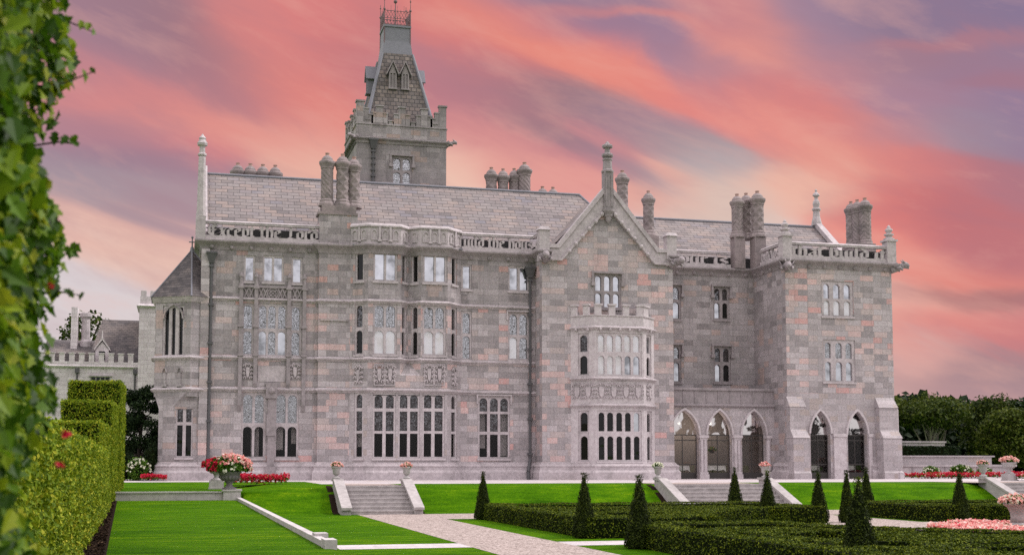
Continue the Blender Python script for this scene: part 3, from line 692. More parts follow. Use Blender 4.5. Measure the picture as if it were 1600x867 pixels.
for (x0, x1) in ((380, 394), (453.5, 468)): a = FL.hit(x0, 580)[0]; b = FL.hit(x1, 580)[0]; carving(FL, (a+b)/2, FL.hit(x0, 581)[1], b-a, 1.1, cv)
a = FL.hit(403, 570)[0]; b = FL.hit(446, 595)[0]
FL.box(cv, a, b, 6.45, 7.5, -.02, .035)
part(cv, 'carved_panel', 'trim')
# ---- frieze, shafts and niche pillar of the left wing
fz = MB(); zf = lambda y, x=425: FL.hit(x, y)[1]; uf = lambda x, y=470: FL.hit(x, y)[0]
z0, z1 = zf(469), zf(449)
for zz in (z0, z1): FL.box(fz, uf(375), uf(477), zz-.07, zz+.07, -.02, .16)
FL.box(fz, uf(375), uf(477), z0+.07, z1-.07, -.02, .02)
pairs = [(uf(381), uf(396), 2), (uf(404), uf(418), 2), (uf(434), uf(448), 2), (uf(457), uf(471), 2)]
for a, b, n in pairs:
    w = (b-a)/n; hh = z1-z0-.14
    for i in range(n):
        FL.bar(fz, (a+i*w, z0+.07), (a+(i+1)*w, z1-.07), .08, .0, .12); FL.bar(fz, (a+(i+1)*w, z0+.07), (a+i*w, z1-.07), .08, .0, .115)
cu_, cz_ = uf(426), (z0+z1)/2
for rr in (.36, .2):
    pts = [FL.pt(cu_+rr*math.cos(i*math.pi/8), cz_+rr*math.sin(i*math.pi/8), .06) for i in range(17)]; fz.path(pts, [.045]*17, 6)
for k in range(4): a = k*math.pi/2+.78; fz.tube(FL.pt(cu_, cz_, .07), FL.pt(cu_+.36*math.cos(a), cz_+.36*math.sin(a), .07), .04)
for x in (376.6, 400.2, 451.5, 475.4):
    u = uf(x); bot = 4.9 if x in (376.6, 475.4) else 6.3
    FL.box(fz, u-.12, u+.12, bot, 12.55, -.02, .24); fz.hexa([FL.pt(u-.12, bot-.45, .02), FL.pt(u+.12, bot-.45, .02), FL.pt(u+.12, bot-.45, -.02), FL.pt(u-.12, bot-.45, -.02)],
        [FL.pt(u-.12, bot-.001, .24), FL.pt(u+.12, bot-.001, .24), FL.pt(u+.12, bot-.001, -.02), FL.pt(u-.12, bot-.001, -.02)])
    for zz in (8.1, 10.0, 12.55): FL.box(fz, u-.19, u+.19, zz, zz+.16, -.02, .31)
    p = FL.pt(u, 12.71, .14); fz.lathe(p, [(.17, 0), (.12, .2), (.10, .55), (.16, .62), (.14, .72), (.05, .9), (.02, .95)], 8)
u = uf(423, 670)
FL.box(fz, u-.22, u+.22, .5, 6.1, -.02, .30); FL.box(fz, u-.36, u+.36, 5.35, 6.35, -.02, .42); FL.box(fz, u-.30, u+.30, 2.9, 4.3, -.02, .36); FL.box(fz, u-.34, u+.34, 0, .9, -.02, .46)
fz.ball(FL.pt(u, 5.85, .44), .24, 8, 6)
part(fz, 'tracery_frieze', 'trim_dark')
# corner pier
cp = MB(); FL.box(cp, -.02, uf(327, 600)-.12, 0, 15.05, -.3, .20)
part(cp, 'corner_pier', 'stone')
# ---- recessed wall, arcade, right wing
RY = 2.7; WY = -2.5
FR = Facet((33.4, RY), (41.7, RY)); rec = MB()
o = [window(FR, [(1051.5, 1061.7)], [(448.8, 467.8), (471.6, 497)], None, [LD, SK], hood='label', mat='trim_dark'),
     window(FR, [(1116.8, 1125), (1129.2, 1137)], [(451, 469), (473, 497)], None, [DL, [SK, DM]], hood='label', mat='trim_dark'),
     window(FR, [(1053.4, 1062)], [(542, 560), (566, 595)], None, [LD, SK], hood='label', mat='trim_dark'),
     window(FR, [(1117.6, 1126), (1130.5, 1139.5)], [(544, 565), (569.6, 595.5)], None, [DL, [SK, DM]], hood='label', mat='trim_dark')]
FR.wall(rec, 0, FR.L, 0, 15.7, o, .36)
FT = Facet((41.7, RY), (41.7, WY)); FT.wall(rec, 0, FT.L, 0, 15.7)
part(rec, 'recessed_wall', 'stone_mid')
FW = Facet((41.7, WY), (50.25, WY)); wing = MB(); wlow = MB()
o = [window(FW, [(1287.6, 1296.8), (1302.8, 1313.2), (1319.3, 1329.5)], [(443.7, 466.5), (469.5, 492.3)], None, [SK, PL], jamb=.2),
     window(FW, [(1290, 1299.2), (1306.4, 1316.8), (1322.2, 1332.2)], [(535, 559.6), (565, 594.4)], None, [LD, SK], jamb=.2)]
FW.wall(wing, 0, FW.L, 6.1, 15.7, o, .36)
FWr = Facet((50.25, WY), (50.25, 14.4)); FWr.wall(wing, 0, FWr.L, 0, 15.7)
part(wing, 'wing_wall', 'stone')
ar = [(43.47-41.7, 45.04-41.7), (46.42-41.7, 47.98-41.7)]
FW.wall(wlow, 0, FW.L, 0, 6.1, [(a, b, .02, 4.86) for a, b in ar], .55)
for a, b in ar: FW.spandrel(wlow, a, b, 3.22, 4.85, 4.86, 0, .55, 9)
part(wlow, 'arcade_wall', 'stone_pale')
AY = -.4; FA = Facet((33.4, AY), (41.7, AY)); arc = MB()
ac = [(33.62-33.4, 35.80-33.4), (36.46-33.4, 38.36-33.4), (39.14-33.4, 41.02-33.4)]
FA.wall(arc, 0, FA.L, 0, 5.25, [(a, b, .02, 4.9) for a, b in ac], .5)
for a, b in ac: FA.spandrel(arc, a, b, 3.1, 4.89, 4.9, 0, .5, 9)
part(arc, 'arcade_wall', 'stone_pale')
bal = MB(); FA.box(bal, .06, FA.L, 5.36, 6.32, -.24, -.02); FA.box(bal, .06, FA.L, 6.321, 6.50, -.32, .10); sweep(bal, [(33.5, AY), (41.7, AY)], STRING, 5.22)
for i in range(9): FA.box(bal, .3+i*.9, .3+i*.9+.07, 5.4, 6.28, -.021, .03)
bal.box(33.5, 41.68, AY+.3, RY-.02, 5.0, 5.12)
part(bal, 'balcony_parapet', 'trim_dark')
col = MB()
def arch_col(F, u, w, zb, mb, d=.12):
    F.box(mb, u-w/2-.10, u+w/2+.10, 0, .34, -.3, d+.10); F.box(mb, u-w/2-.05, u+w/2+.05, .341, .5, -.28, d+.05)
    for k in range(2 if w > .35 else 1):
        c = F.pt(u+(k-.5)*w*.5 if w > .35 else u, .5, d-.08); mb.tube(c, (c.x, c.y, zb-.35), w*.24 if w > .35 else .15, None, 10)
    F.box(mb, u-w/2-.02, u+w/2+.02, zb-.349, zb-.2, -.28, d+.03); F.box(mb, u-w/2-.10, u+w/2+.10, zb-.199, zb, -.3, d+.10)
for u, w_ in ((ac[0][1]+.33, .52), (ac[1][1]+.39, .52), (ac[2][1]+.18, .24), (.11, .2)): col = MB(); arch_col(FA, u, w_, 3.12, col); part(col, 'arcade_column', 'trim_pale')
for a, b in ac: col = MB(); FA.arch_band(col, a, b, 3.14, 4.9, .13, .0, .12); part(col, 'arch_moulding', 'trim_pale')
for a, b in ar: col = MB(); FW.arch_band(col, a, b, 3.24, 4.86, .14, .0, .11); part(col, 'arch_moulding', 'trim_pale')
col = MB()
FW.box(col, ar[0][1]+.12, ar[1][0]-.12, 0, .45, .0, .28); FW.box(col, ar[0][1]+.2, ar[1][0]-.2, .451, 3.0, .0, .16); FW.box(col, ar[0][1]+.14, ar[1][0]-.14, 3.001, 3.24, .0, .24)
part(col, 'arcade_column', 'trim_pale'); col = MB()
FW.box(col, ar[1][1]+.05, ar[1][1]+.32, 0, 3.0, .0, .14); FW.box(col, ar[1][1]+.02, ar[1][1]+.38, 3.001, 3.24, .0, .2)
part(col, 'arcade_column', 'trim_pale')
# buttresses of the wing
for (u0, u1) in ((-.12, 1.12), (FW.L-1.60, FW.L-.1)):
    bt = MB(); P = lambda u, z, d: FW.pt(u, z, d)
    F = FW; F.box(bt, u0-.05, u1+.05, 0, .42, 0, 1.22); F.box(bt, u0, u1, .421, 2.9, 0, 1.05); F.box(bt, u0+.02, u1-.02, 3.5, 5.1, 0, .55)
    for (zb, zt, d0, d1, e) in ((2.901, 3.499, 1.12, .58, .03), (5.101, 5.85, .62, .04, .03), (.421-.0, .56, 1.2, 1.06, .03)):
        bt.hexa([P(u0-e, zb, d0), P(u1+e, zb, d0), P(u1+e, zb, 0), P(u0-e, zb, 0)], [P(u0+.02, zt, d1), P(u1-.02, zt, d1), P(u1-.02, zt, 0), P(u0+.02, zt, 0)])
    part(bt, 'buttress', 'stone_pale')
sb = MB()                # buttress against the right end wall, seen edge-on
sb.box(50.25, 50.75, -2.2, -.8, 0, 5.0); sb.hexa([(50.25, -2.2, 5.0), (50.75, -2.2, 5.0), (50.75, -.8, 5.0), (50.25, -.8, 5.0)], [(50.25, -2.2, 5.8), (50.27, -2.2, 5.8), (50.27, -.8, 5.8), (50.25, -.8, 5.8)])
part(sb, 'buttress', 'trim_pale')
# ---- glazed screens of the arcade and what is dimly seen behind them
for F, spans in ((FA, ac), (FW, ar)):
    for a, b in spans:
        scr = MB(); sg = MB(); sl = MB(); k = -.42
        for zz in (.0, 1.0, 2.72, 3.1): F.box(scr, a+.03, b-.03, zz, zz+(.46 if zz == 0 else .07), k-.05, k)
        for uu in (a, b-.06, (a+b)/2-.03): F.box(scr, uu+.001, uu+.06, .46, 3.1, k-.049, k-.001)
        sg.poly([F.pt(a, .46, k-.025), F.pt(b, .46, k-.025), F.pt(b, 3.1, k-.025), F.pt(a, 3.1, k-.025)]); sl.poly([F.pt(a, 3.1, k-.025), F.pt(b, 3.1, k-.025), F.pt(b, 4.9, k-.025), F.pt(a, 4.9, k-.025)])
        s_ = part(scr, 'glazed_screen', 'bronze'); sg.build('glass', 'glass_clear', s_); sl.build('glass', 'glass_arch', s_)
rm = MB()
rm.box(33.45, 41.65, .15, RY-.51, .02, .22); rm.box(41.75, 50.2, -1.95, 1.59, .02, .22)
rm.box(42.0, 50.1, 1.6, 1.7, 0, 5.6); rm.box(43.9, 44.3, 1.2, 1.59, .2, 5.4); rm.box(46.9, 47.2, 1.2, 1.59, .2, 5.4); rm.box(47.6, 47.8, 1.2, 1.59, .2, 5.4); rm.box(41.95, 50.2, -1.9, 1.7, 5.4, 5.5); rm.box(33.42, 41.68, RY-.5, RY-.4, 0, 5.0)
part(rm, 'interior_wall', 'room')
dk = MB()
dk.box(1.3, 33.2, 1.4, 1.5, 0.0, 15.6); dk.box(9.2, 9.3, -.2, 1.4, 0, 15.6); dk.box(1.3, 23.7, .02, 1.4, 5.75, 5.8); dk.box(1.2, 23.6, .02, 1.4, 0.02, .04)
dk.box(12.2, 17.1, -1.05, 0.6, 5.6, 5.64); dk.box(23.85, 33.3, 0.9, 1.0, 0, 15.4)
part(dk, 'unlit_room_backing', 'dark')  # near-black planes added so rooms behind the panes look unlit
# ---- plinth, string courses, cornice round the front
pl = MB()
PATH_LOW = [(1.15, 6), (1.15, -.0), (8.75, 0), (8.75, -.35)] + BP_LOW + [(23.8, 0), (23.8, GY), (25.85, GY), (27.2, GY-1.2), (30.72, GY-1.2), (31.95, GY), (33.4, GY), (33.4, AY)]
sweep(pl, PATH_LOW, PLINTH); sweep(pl, [(41.7, AY-.1), (41.7, WY), (43.3, WY)], PLINTH); sweep(pl, [(48.2, WY), (50.25, WY), (50.25, 8)], PLINTH)
part(pl, 'plinth', 'trim')
PATH_UP = [(1.15, 8), (1.15, 0), (8.75, 0), (8.75, -.35)] + BP_UP + [(23.8, 0)]
for P_, zz in ((PATH_UP, 11.85), (PATH_UP, 8.0), (PATH_LOW[:8]+[(23.8, 0)], 5.93)): st = MB(); sweep(st, P_, STRING, zz); part(st, 'string_course', 'trim')
cn = MB()
sweep(cn, PATH_UP[:-1] + [(23.8, 0), (23.8, GY), (24.4, GY)], CORNICE, 15.56)
sweep(cn, [(33.0, GY), (33.4, GY), (33.4, RY), (41.7, RY), (41.7, WY), (50.25, WY), (50.25, 14)], CORNICE, 15.56)
for F, n in ((FL, 6), (FM, 4), (FR, 6), (FT, 4), (FW, 7)):
    for i in range(n): p = F.pt(F.L*(i+.5)/n, 15.24, .14); cn.ball(p, .15, 7, 5)
part(cn, 'cornice', 'trim_dark')
part(WALLM, 'main_wall', 'stone')
for u in UP_: part(u, 'upper_wall', 'stone_upper')
# ---- lettered parapets
GLY = {
 'i': (.42, [[(.0, .88), (.14, 1.0), (.14, .1), (.3, .0)], [(.1, 1.28), (.2, 1.4)]]),
 'l': (.42, [[(.0, 1.42), (.14, 1.5), (.14, .1), (.32, 0)]]),
 't': (.5, [[(.16, 1.35), (.16, .1), (.34, 0)], [(.0, .97), (.40, .97)]]),
 'h': (.72, [[(.0, 1.42), (.14, 1.5), (.14, .0)], [(.14, .8), (.4, 1.0), (.56, .85), (.56, .2), (.44, -.22)]]),
 'b': (.72, [[(.0, 1.42), (.14, 1.5), (.14, .12), (.35, 0), (.56, .15), (.56, .8), (.4, 1), (.14, .8)]]),
 'u': (.78, [[(.0, .9), (.14, 1), (.14, .12), (.34, 0), (.56, .2)], [(.56, 1.0), (.56, .1), (.70, 0)]]),
 'n': (.78, [[(.0, .9), (.14, 1), (.14, 0)], [(.14, .8), (.4, 1), (.56, .88), (.56, .1), (.7, 0)]]),
 'e': (.68, [[(.14, .5), (.54, .68), (.5, .88), (.35, 1.0), (.14, .85), (.14, .15), (.32, 0), (.56, .15)]]),
 'o': (.7, [[(.34, 1), (.12, .85), (.12, .15), (.34, 0), (.56, .15), (.56, .85), (.34, 1)]]),
 'r': (.58, [[(.0, .9), (.14, 1), (.14, .05), (.26, 0)], [(.14, .8), (.38, 1.0), (.5, .88)]]),
 's': (.66, [[(.54, .88), (.34, 1), (.14, .85), (.18, .62), (.5, .42), (.54, .15), (.32, 0), (.1, .12)]]),
 'a': (.74, [[(.12, .85), (.32, 1), (.54, .88), (.54, .1), (.66, 0)], [(.54, .55), (.25, .5), (.12, .3), (.14, .1), (.32, 0), (.54, .2)]]),
 'd': (.72, [[(.05, 1.5), (.5, 1.05), (.56, .85), (.56, .15), (.34, 0), (.12, .15), (.12, .8), (.3, .98), (.5, .9)]]),
 'p': (.72, [[(.0, .9), (.14, 1), (.14, -.32)], [(.14, .8), (.38, 1), (.56, .85), (.56, .15), (.35, 0), (.14, .12)]]),
 'c': (.64, [[(.52, .85), (.34, 1), (.12, .85), (.12, .15), (.34, 0), (.54, .15)]]),
 'x': (.66, [[(.04, .92), (.2, .95), (.42, .05), (.58, .08)], [(.54, .95), (.1, .02)], [(.12, .5), (.46, .5)]]),
 'E': (1.0, [[(.8, 1.2), (.5, 1.45), (.14, 1.1), (.14, .3), (.45, 0), (.86, .28)], [(.3, .75), (.74, .75)], [(.46, 1.38), (.46, .1)]]),
 'L': (.92, [[(.12, 1.2), (.42, 1.45), (.42, .2), (.15, .02)], [(.15, .06), (.5, .0), (.8, .2)]]),
 ' ': (.42, [])}
NIB = Vector((math.cos(R_(38)), math.sin(R_(38))))*.145
def lettering(F, mb, text, u0, u1, zb, h, d0, d1):
    tot = sum(GLY[c][0] for c in text); k = (u1-u0)/tot; s = h/1.5; u = u0
    for c in text:
        w, strokes = GLY[c]
        for st_ in strokes:
            for p, q in zip(st_[:-1], st_[1:]):
                p = Vector(p); q = Vector(q)
                hull = [p-NIB, p+NIB, q+NIB, q-NIB]
                if (hull[1]-hull[0]).cross(hull[3]-hull[0]) < 0: hull.reverse()
                e = .0008*random.random()
                mb.hexa([F.pt(u+v.x*k, zb+v.y*s, d0) for v in hull], [F.pt(u+v.x*k, zb+v.y*s, d1+e) for v in hull])
        u += w*k
def parapet(F, u0, u1, text, tu0=None, tu1=None, zt=16.9):
    rail = MB(); let = MB()
    F.box(rail, u0, u1, 15.70, 15.98, -.08, .20); F.box(rail, u0, u1, zt-.16, zt-.02, -.10, .22)
    rail.hexa([F.pt(u0, zt-.019, .26), F.pt(u1, zt-.019, .26), F.pt(u1, zt-.019, -.14), F.pt(u0, zt-.019, -.14)], [F.pt(u0, zt+.10, .08), F.pt(u1, zt+.10, .08), F.pt(u1, zt+.10, .0), F.pt(u0, zt+.10, .0)])
    p = part(rail, 'parapet', 'trim')
    lettering(F, let, text, (u0 if tu0 is None else tu0)+.1, (u1 if tu1 is None else tu1)-.05, 15.99, zt-.17-15.99, -.02, .14)
    let.build('lettering', 'trim', p)
e0 = FL.hit(322, 350)[0]
parapet(FL, .12, FL.L, 'Except the Lord', .25, FL.L)
ep = MB(); FL.box(ep, -.1, .119, 15.7, 16.95, -.2, .28); part(ep, 'parapet_pier', 'trim')
parapet(FM, .0, FM.L-.02, 'uild the hous', .05, FM.L-.1); parapet(FGl, .05, FGl.L-.3, 'e', .5, 1.1)
parapet(FR, .05, FR.L-1.9, 'labour is', .15, FR.L-2.0); parapet(FT, 1.6, FT.L-.3, 'but lost'); parapet(FW, .38, FW.L-.38, 'that build it')
# ---- panelled battlement of the double bay
bp = MB(); PZ = 15.7
sweep(bp, BP_UP, [(-.22, 0), (.02, 0), (.02, 1.18), (-.22, 1.18)], PZ); sweep(bp, BP_UP, [(-.26, 1.181), (.14, 1.181), (.14, 1.28), (.0, 1.42), (-.12, 1.42), (-.26, 1.28)], PZ)
for k, n in ((0, 2), (1, 3), (2, 1), (3, 1), (4, 3), (5, 2)):
    F = U[k]; w = F.L/n
    for i in range(n):
        c = w*(i+.5); hw = min(.16, w*.28)
        F.arch_band(bp, c-hw, c+hw, PZ+.72, PZ+.93, .05, .01, .09, 5)
        for uu in (c-hw-.05, c+hw): F.box(bp, uu, uu+.05, PZ+.34, PZ+.72, .01, .09)
        F.box(bp, c-hw-.05, c+hw+.05, PZ+.27, PZ+.339, .01, .09)
        if i: F.box(bp, w*i-.07, w*i+.07, PZ+.25, PZ+1.17, .01, .13); F.box(bp, w*i-.13, w*i+.13, PZ+.18, PZ+.30, .011, .17)
part(bp, 'bay_battlement', 'trim')
# ---- roofs
rf = MB(); TH = .18
rf.poly([(1.35, .62, 16.3), (32.3, .62, 16.3), (29.0, 6, 21.4), (1.35, 6, 21.4)]); rf.poly([(32.3, .62, 16.3), (32.3, 11.6, 15.9), (29.0, 6, 21.4)]); rf.poly([(32.3, 11.6, 15.9), (1.35, 11.6, 15.9), (1.35, 6, 21.4), (29, 6, 21.4)])
mr = part(rf, 'slate_roof', 'slate')
rg = MB(); rg.tube((1.4, 6, 21.42), (29, 6, 21.42), .11); rg.tube((29, 6, 21.42), (32.25, .45, 16.0), .09)
rg.build('ridge', 'lead', mr)
r2 = MB(); r2.poly([(24.1, GY+.3, 15.55), (gx, GY+.3, 20.0), (gx, 9, 20.0), (24.1, 9, 15.55)]); r2.poly([(33.1, GY+.3, 15.55), (33.1, 9, 15.55), (gx, 9, 20.0), (gx, GY+.3, 20.0)])
part(r2, 'gable_roof', 'slate')
r3 = MB(); r3.poly([(28.5, RY+.62, 16.3), (50.1, RY+.62, 16.3), (50.3, 8.7, 20.45), (28.5, 8.7, 20.45)]); r3.poly([(50.3, 14.4, 15.85), (28.5, 14.4, 15.85), (28.5, 8.7, 20.45), (50.3, 8.7, 20.45)])
r3o = part(r3, 'slate_roof', 'slate'); rg = MB(); rg.tube((29, 8.7, 20.48), (50.3, 8.7, 20.48), .11); rg.build('ridge', 'lead', r3o)
fr = MB(); fr.box(1.4, 23.7, .50, .61, 15.5, 16.62); fr.box(33.5, 50.1, RY+.50, RY+.61, 15.5, 16.62); fr.box(42.3, 49.9, WY+.50, WY+.6, 15.7, 16.62); fr.box(42.3, 42.4, WY+.6, RY-.1, 15.7, 16.62); part(fr, 'shade_backing', 'iron'); fr = MB(); fr.box(1.3, 23.75, .05, .56, 15.5, 15.56); fr.box(33.5, 41.6, RY+.05, RY+.56, 15.5, 15.56); fr.box(41.9, 50.1, WY+.2, RY+.4, 15.6, 15.72); fr.box(23.9, 33.3, GY+.25, 1, 15.1, 15.3); fr.box(10.9, 18.4, -1.0, .4, 15.6, 15.68); part(fr, 'lead_flat', 'lead')  # dark sheets added behind the letters imitate shaded gaps
gw = MB()               # gable ends left and right
gw.poly([(1.2, 0, 15.7), (1.2, 6, 21.6), (1.2, 12, 15.7)][::-1]); gw.poly([(50.25, RY, 15.7), (50.25, 14.4, 15.7), (50.25, 8.7, 20.4)])
gw.poly([(1.15, 0, 0), (1.15, 0, 15.7), (1.15, 12, 15.7), (1.15, 12, 0)]); gw.poly([(1.15, 12, 0), (1.15, 12, 15.7), (50.25, 14.4, 15.7), (50.25, 14.4, 0)])
part(gw, 'end_wall', 'stone')
gc = MB()
def rake(mb, x0, x1, ya, za, yb, zb, t): mb.hexa([(x0, ya, za), (x1, ya, za), (x1, yb, zb), (x0, yb, zb)], [(x0, ya, za+t), (x1, ya, za+t), (x1, yb, zb+t), (x0, yb, zb+t)])
rake(gc, 1.0, 1.5, .2, 15.85, 6, 21.6, .4); rake(gc, 1.0, 1.5, 11.8, 15.85, 6, 21.6, .4)
part(gc, 'gable_coping', 'trim'); gc = MB()
rake(gc, 50.1, 50.62, RY, 15.9, 8.7, 20.55, .45); rake(gc, 50.1, 50.62, 14.4, 15.9, 8.7, 20.55, .45)
part(gc, 'gable_coping', 'trim')
# ---- pinnacles
pn = MB(); pc = (1.06, -.02)
pn.box(pc[0]-.33, pc[0]+.30, pc[1]-.32, pc[1]+.32, 15.6, 17.2)
pn.lathe((pc[0], pc[1], 17.2), [(.36, 0), (.30, .5), (.27, 2.4), (.24, 3.9), (.2, 4.0), (.30, 4.05), (.30, 4.15), (.2, 4.22), (.19, 4.65), (.33, 4.72), (.36, 4.86), (.28, 4.98), (.22, 5.1), (.25, 5.2), (.1, 5.38), (.03, 5.5)], 8, math.pi/8)
part(pn, 'pinnacle', 'trim')
pf = MB(); pc = (50.35, 8.7, 20.6)
pf.lathe(pc, [(.44, 0), (.40, .3), (.30, .7), (.26, 1.2), (.36, 1.28), (.36, 1.4), (.24, 1.5), (.30, 1.8), (.26, 2.0), (.14, 2.2), (.14, 2.35), (.30, 2.5), (.24, 2.65), (.08, 2.8), (.1, 2.95), (.02, 3.05)], 8, math.pi/8)
part(pf, 'finial', 'trim')
for (u, wz) in ((0.04, .36), (FW.L-.12, .36)):
    pp = MB(); c = FW.pt(u, 0, .04)
    pp.box(c.x-wz, c.x+wz, c.y-.3, c.y+.42, 15.66, 17.30); pp.box(c.x-wz-.1, c.x+wz+.1, c.y-.4, c.y+.52, 17.301, 17.44)
    pp.lathe((c.x, c.y+.06, 17.44), [(.40, 0), (.40, .12), (.26, .16), (.22, .3), (.36, .36), (.36, .44), (.16, .50), (.2, .6), (.28, .7), (.26, .82), (.12, .9), (.14, .98), (.02, 1.12)], 10)
    part(pp, 'parapet_pinnacle', 'trim')
# ---- gargoyles
def gargoyle(p, d, k_=1.):
    g_ = MB(); p = Vector(p); d = Vector(d).normalized(); s = d.cross(_z).normalized(); up = s.cross(d)
    pts = [p - d*.2 - up*.1, p+d*.25, p+d*.55+up*.06, p+d*.8+up*.12, p+d*1.05+up*.10, p+d*1.22+up*.02]
    g_.path(pts, [.30, .30, .24, .21, .23, .10], 9); g_.ball(p+d*.92+up*.14, .26, 9, 7)
    for k in (-1, 1):
        g_.tube(p+d*.86+up*.3+s*k*.12, p+d*.72+up*.55+s*k*.2, .09, .02, 6); g_.path([p+d*.2+s*k*.3, p+d*.45+s*k*.42-up*.1, p+d*.6+s*k*.3-up*.22], [.12, .1, .08], 6)
        g_.hexa([p+s*k*.28, p+d*.4+s*k*.3, p+d*.2+s*k*.5+up*.35, p-d*.1+s*k*.4+up*.2], [p+s*k*.34, p+d*.4+s*k*.36, p+d*.2+s*k*.56+up*.35, p-d*.1+s*k*.46+up*.2])
    g_.tube(p+d*1.0-up*.05, p+d*1.2-up*.14, .1, .05, 7)
    g_.v = [tuple(Vector(p)+(Vector(v)-p)*k_) for v in g_.v]
    part(g_, 'gargoyle', 'trim_dark', None, True)
gargoyle((24.0, GY-.2, 15.15), (-.25, -1, -.05)); gargoyle((33.35, GY-.2, 15.15), (.3, -1, -.05)); gargoyle((41.75, WY-.1, 15.2), (-.35, -1, -.25)); gargoyle((50.35, WY-.05, 15.35), (1, -.25, .12))
# ---- downpipes
def downpipe(x, y, ztop, zbot, kick=None):
    d = MB(); d.hexa([(x-.16, y-.18, ztop-.62), (x+.16, y-.18, ztop-.62), (x+.16, y+.1, ztop-.62), (x-.16, y+.1, ztop-.62)], [(x-.32, y-.34, ztop), (x+.32, y-.34, ztop), (x+.32, y+.1, ztop), (x-.32, y+.1, ztop)])
    d.box(x-.36, x+.36, y-.38, y+.1, ztop+.001, ztop+.12)
    d.tube((x, y-.06, ztop-.62), (x, y-.06, zbot), .095, None, 8)
    for k in range(6): zz = zbot+.4+(ztop-1.2-zbot)*k/5; d.box(x-.17, x+.17, y-.18, y+.08, zz-.07, zz+.07)
    if kick: d.path([(x, y-.06, zbot), (x+kick, y-.36, zbot-.8), (x+kick, y-.45, .02)], [.11, .13, .14], 8)
    part(d, 'downpipe', 'pipe')
xl = FL.hit(329, 500)[0]+1.15
downpipe(xl, -.12, 14.75, .9); downpipe(23.38, -.12, 14.6, 1.35, -.22)
# ---- chimneys
def shaft(mb, c, z0, z1, r, kind, n=40):
    """patterned round shaft with moulded foot, flared crown and domed cap"""
    z1 -= .42 if z1-z0 > 1 else .1; m = max(16, int((z1-z0)*14)); prof = []; vs = []; k = 0
    for j in range(m+1):
        f = j/m; zz = z0+(z1-z0)*f
        for i in range(n):
            a = 2*math.pi*i/n; u = i/n*8; v = (zz-z0)/(2*math.pi*r/8)
            if kind == 0: w = max(abs(math.sin(math.pi*(u+v)/2)), abs(math.sin(math.pi*(u-v)/2)))**3
            elif kind == 1: w = abs(math.sin(math.pi*(u+v)))**.6
            else: w = abs(math.sin(math.pi*u*1.0))*.5+abs(math.sin(math.pi*(abs((u % 2)-1)+v)))*.8
            q = r*(.88+.14*min(1, w)) if 0 < j < m else r*.96
            vs.append((c[0]+q*math.cos(a), c[1]+q*math.sin(a), zz))
    mb.add(vs, [(j*n+i, j*n+(i+1) % n, (j+1)*n+(i+1) % n, (j+1)*n+i) for j in range(m) for i in range(n)])
    mb.lathe((c[0], c[1], z0), [(r*1.45, -.45), (r*1.42, -.3), (r*1.2, -.15), (r*1.22, -.06), (r*1.05, .04), (r*.9, .05)], 8, math.pi/8)
    mb.lathe((c[0], c[1], z1), [(r*.9, -.05), (r*1.08, .0), (r*1.08, .08), (r*1.15, .16), (r*1.34, .32), (r*1.36, .44), (r*1.28, .50), (r*.98, .54), (r*.90, .68), (r*.60, .84), (r*.3, .90)], 16)
def chimney(base, shafts, mat='chim', label=None):
    b = MB()
    for q in base: b.box(*q)
    ch = part(b, 'chimney', mat)
    if label: ch['label'] = label
    for (x, y, z0, z1, r, kd) in shafts:
        s = MB(); shaft(s, (x, y), z0, z1, r, kd); so_ = s.build('chimney_shaft', mat, ch)
        p = MB(); p.lathe((x, y, z1+(.46 if z1-z0 > 1 else .78)), [(r*.34, -.05), (r*.30, .14), (r*.36, .16), (r*.36, .2), (r*.22, .2)], 10); p.build('chimney_pot', 'pot', ch)
    return ch
chimney([(8.62, 11.3, -.42, 1.0, 17.7, 17.86), (8.9, 11.2, -.3, .9, 17.861, 18.35)], [(9.28, .28, 18.8, 21.35, .41, 1), (10.32, .28, 18.8, 21.35, .42, 0), (11.12, .5, 18.8, 21.25, .41, 0)], 'chim')
chimney([(3.3, 6.9, 8.3, 9.7, 15, 21.2)], [(3.72, 9, 21.4, 22.05, .42, 1), (4.62, 9, 21.4, 22.05, .42, 0), (5.52, 9, 21.4, 22.05, .42, 1), (6.42, 9, 21.4, 22.05, .42, 2)])
chimney([(22.3, 27.6, 8.2, 10.4, 15, 20.6)], [(22.85, 9, 21.2, 23.2, .42, 0), (23.78, 9, 21.2, 23.15, .40, 0), (24.75, 9.3, 21.2, 23.3, .40, 2), (25.5, 9, 21.2, 23.75, .46, 1)])
chimney([(26.5, 28.6, 8.4, 9.6, 15, 20.9)], [(26.95, 9, 21.2, 21.62, .40, 0), (27.8, 9, 21.2, 21.62, .40, 1)])
chimney([(31.3, 32.8, 4.4, 5.6, 14, 19.8)], [(32.1, 5, 20.4, 22.6, .42, 0)])
chimney([(32.95, 34.2, 2.9, 4.2, 15.6, 17.98)], [(33.62, 3.5, 18.4, 20.8, .40, 0)])
chimney([(40.0, 40.84, 2.18, 3.0, 15.7, 18.07), (41.4, 42.3, 1.66, 2.55, 15.7, 18.07)], [(40.42, 2.6, 18.5, 20.75, .42, 2), (41.45, 3.2, 18.5, 21.0, .42, 0), (41.85, 2.1, 18.5, 20.95, .46, 0)])
cq = [onY(x, 350, y)[0] for x, y in ((1330, 1.9), (1340, 1.3), (1352, .7))]; cz = [onY(1345, v, 1.2)[1] for v in (378, 326)]
chimney([(cq[0]-.5, cq[2]+.5, .1, 2.5, 15.6, cz[0]-.3)], [(cq[0], 1.9, cz[0], cz[1], .40, 0), (cq[1], 1.3, cz[0], cz[1]+.03, .40, 1), (cq[2], .7, cz[0], cz[1]+.06, .43, 2)])
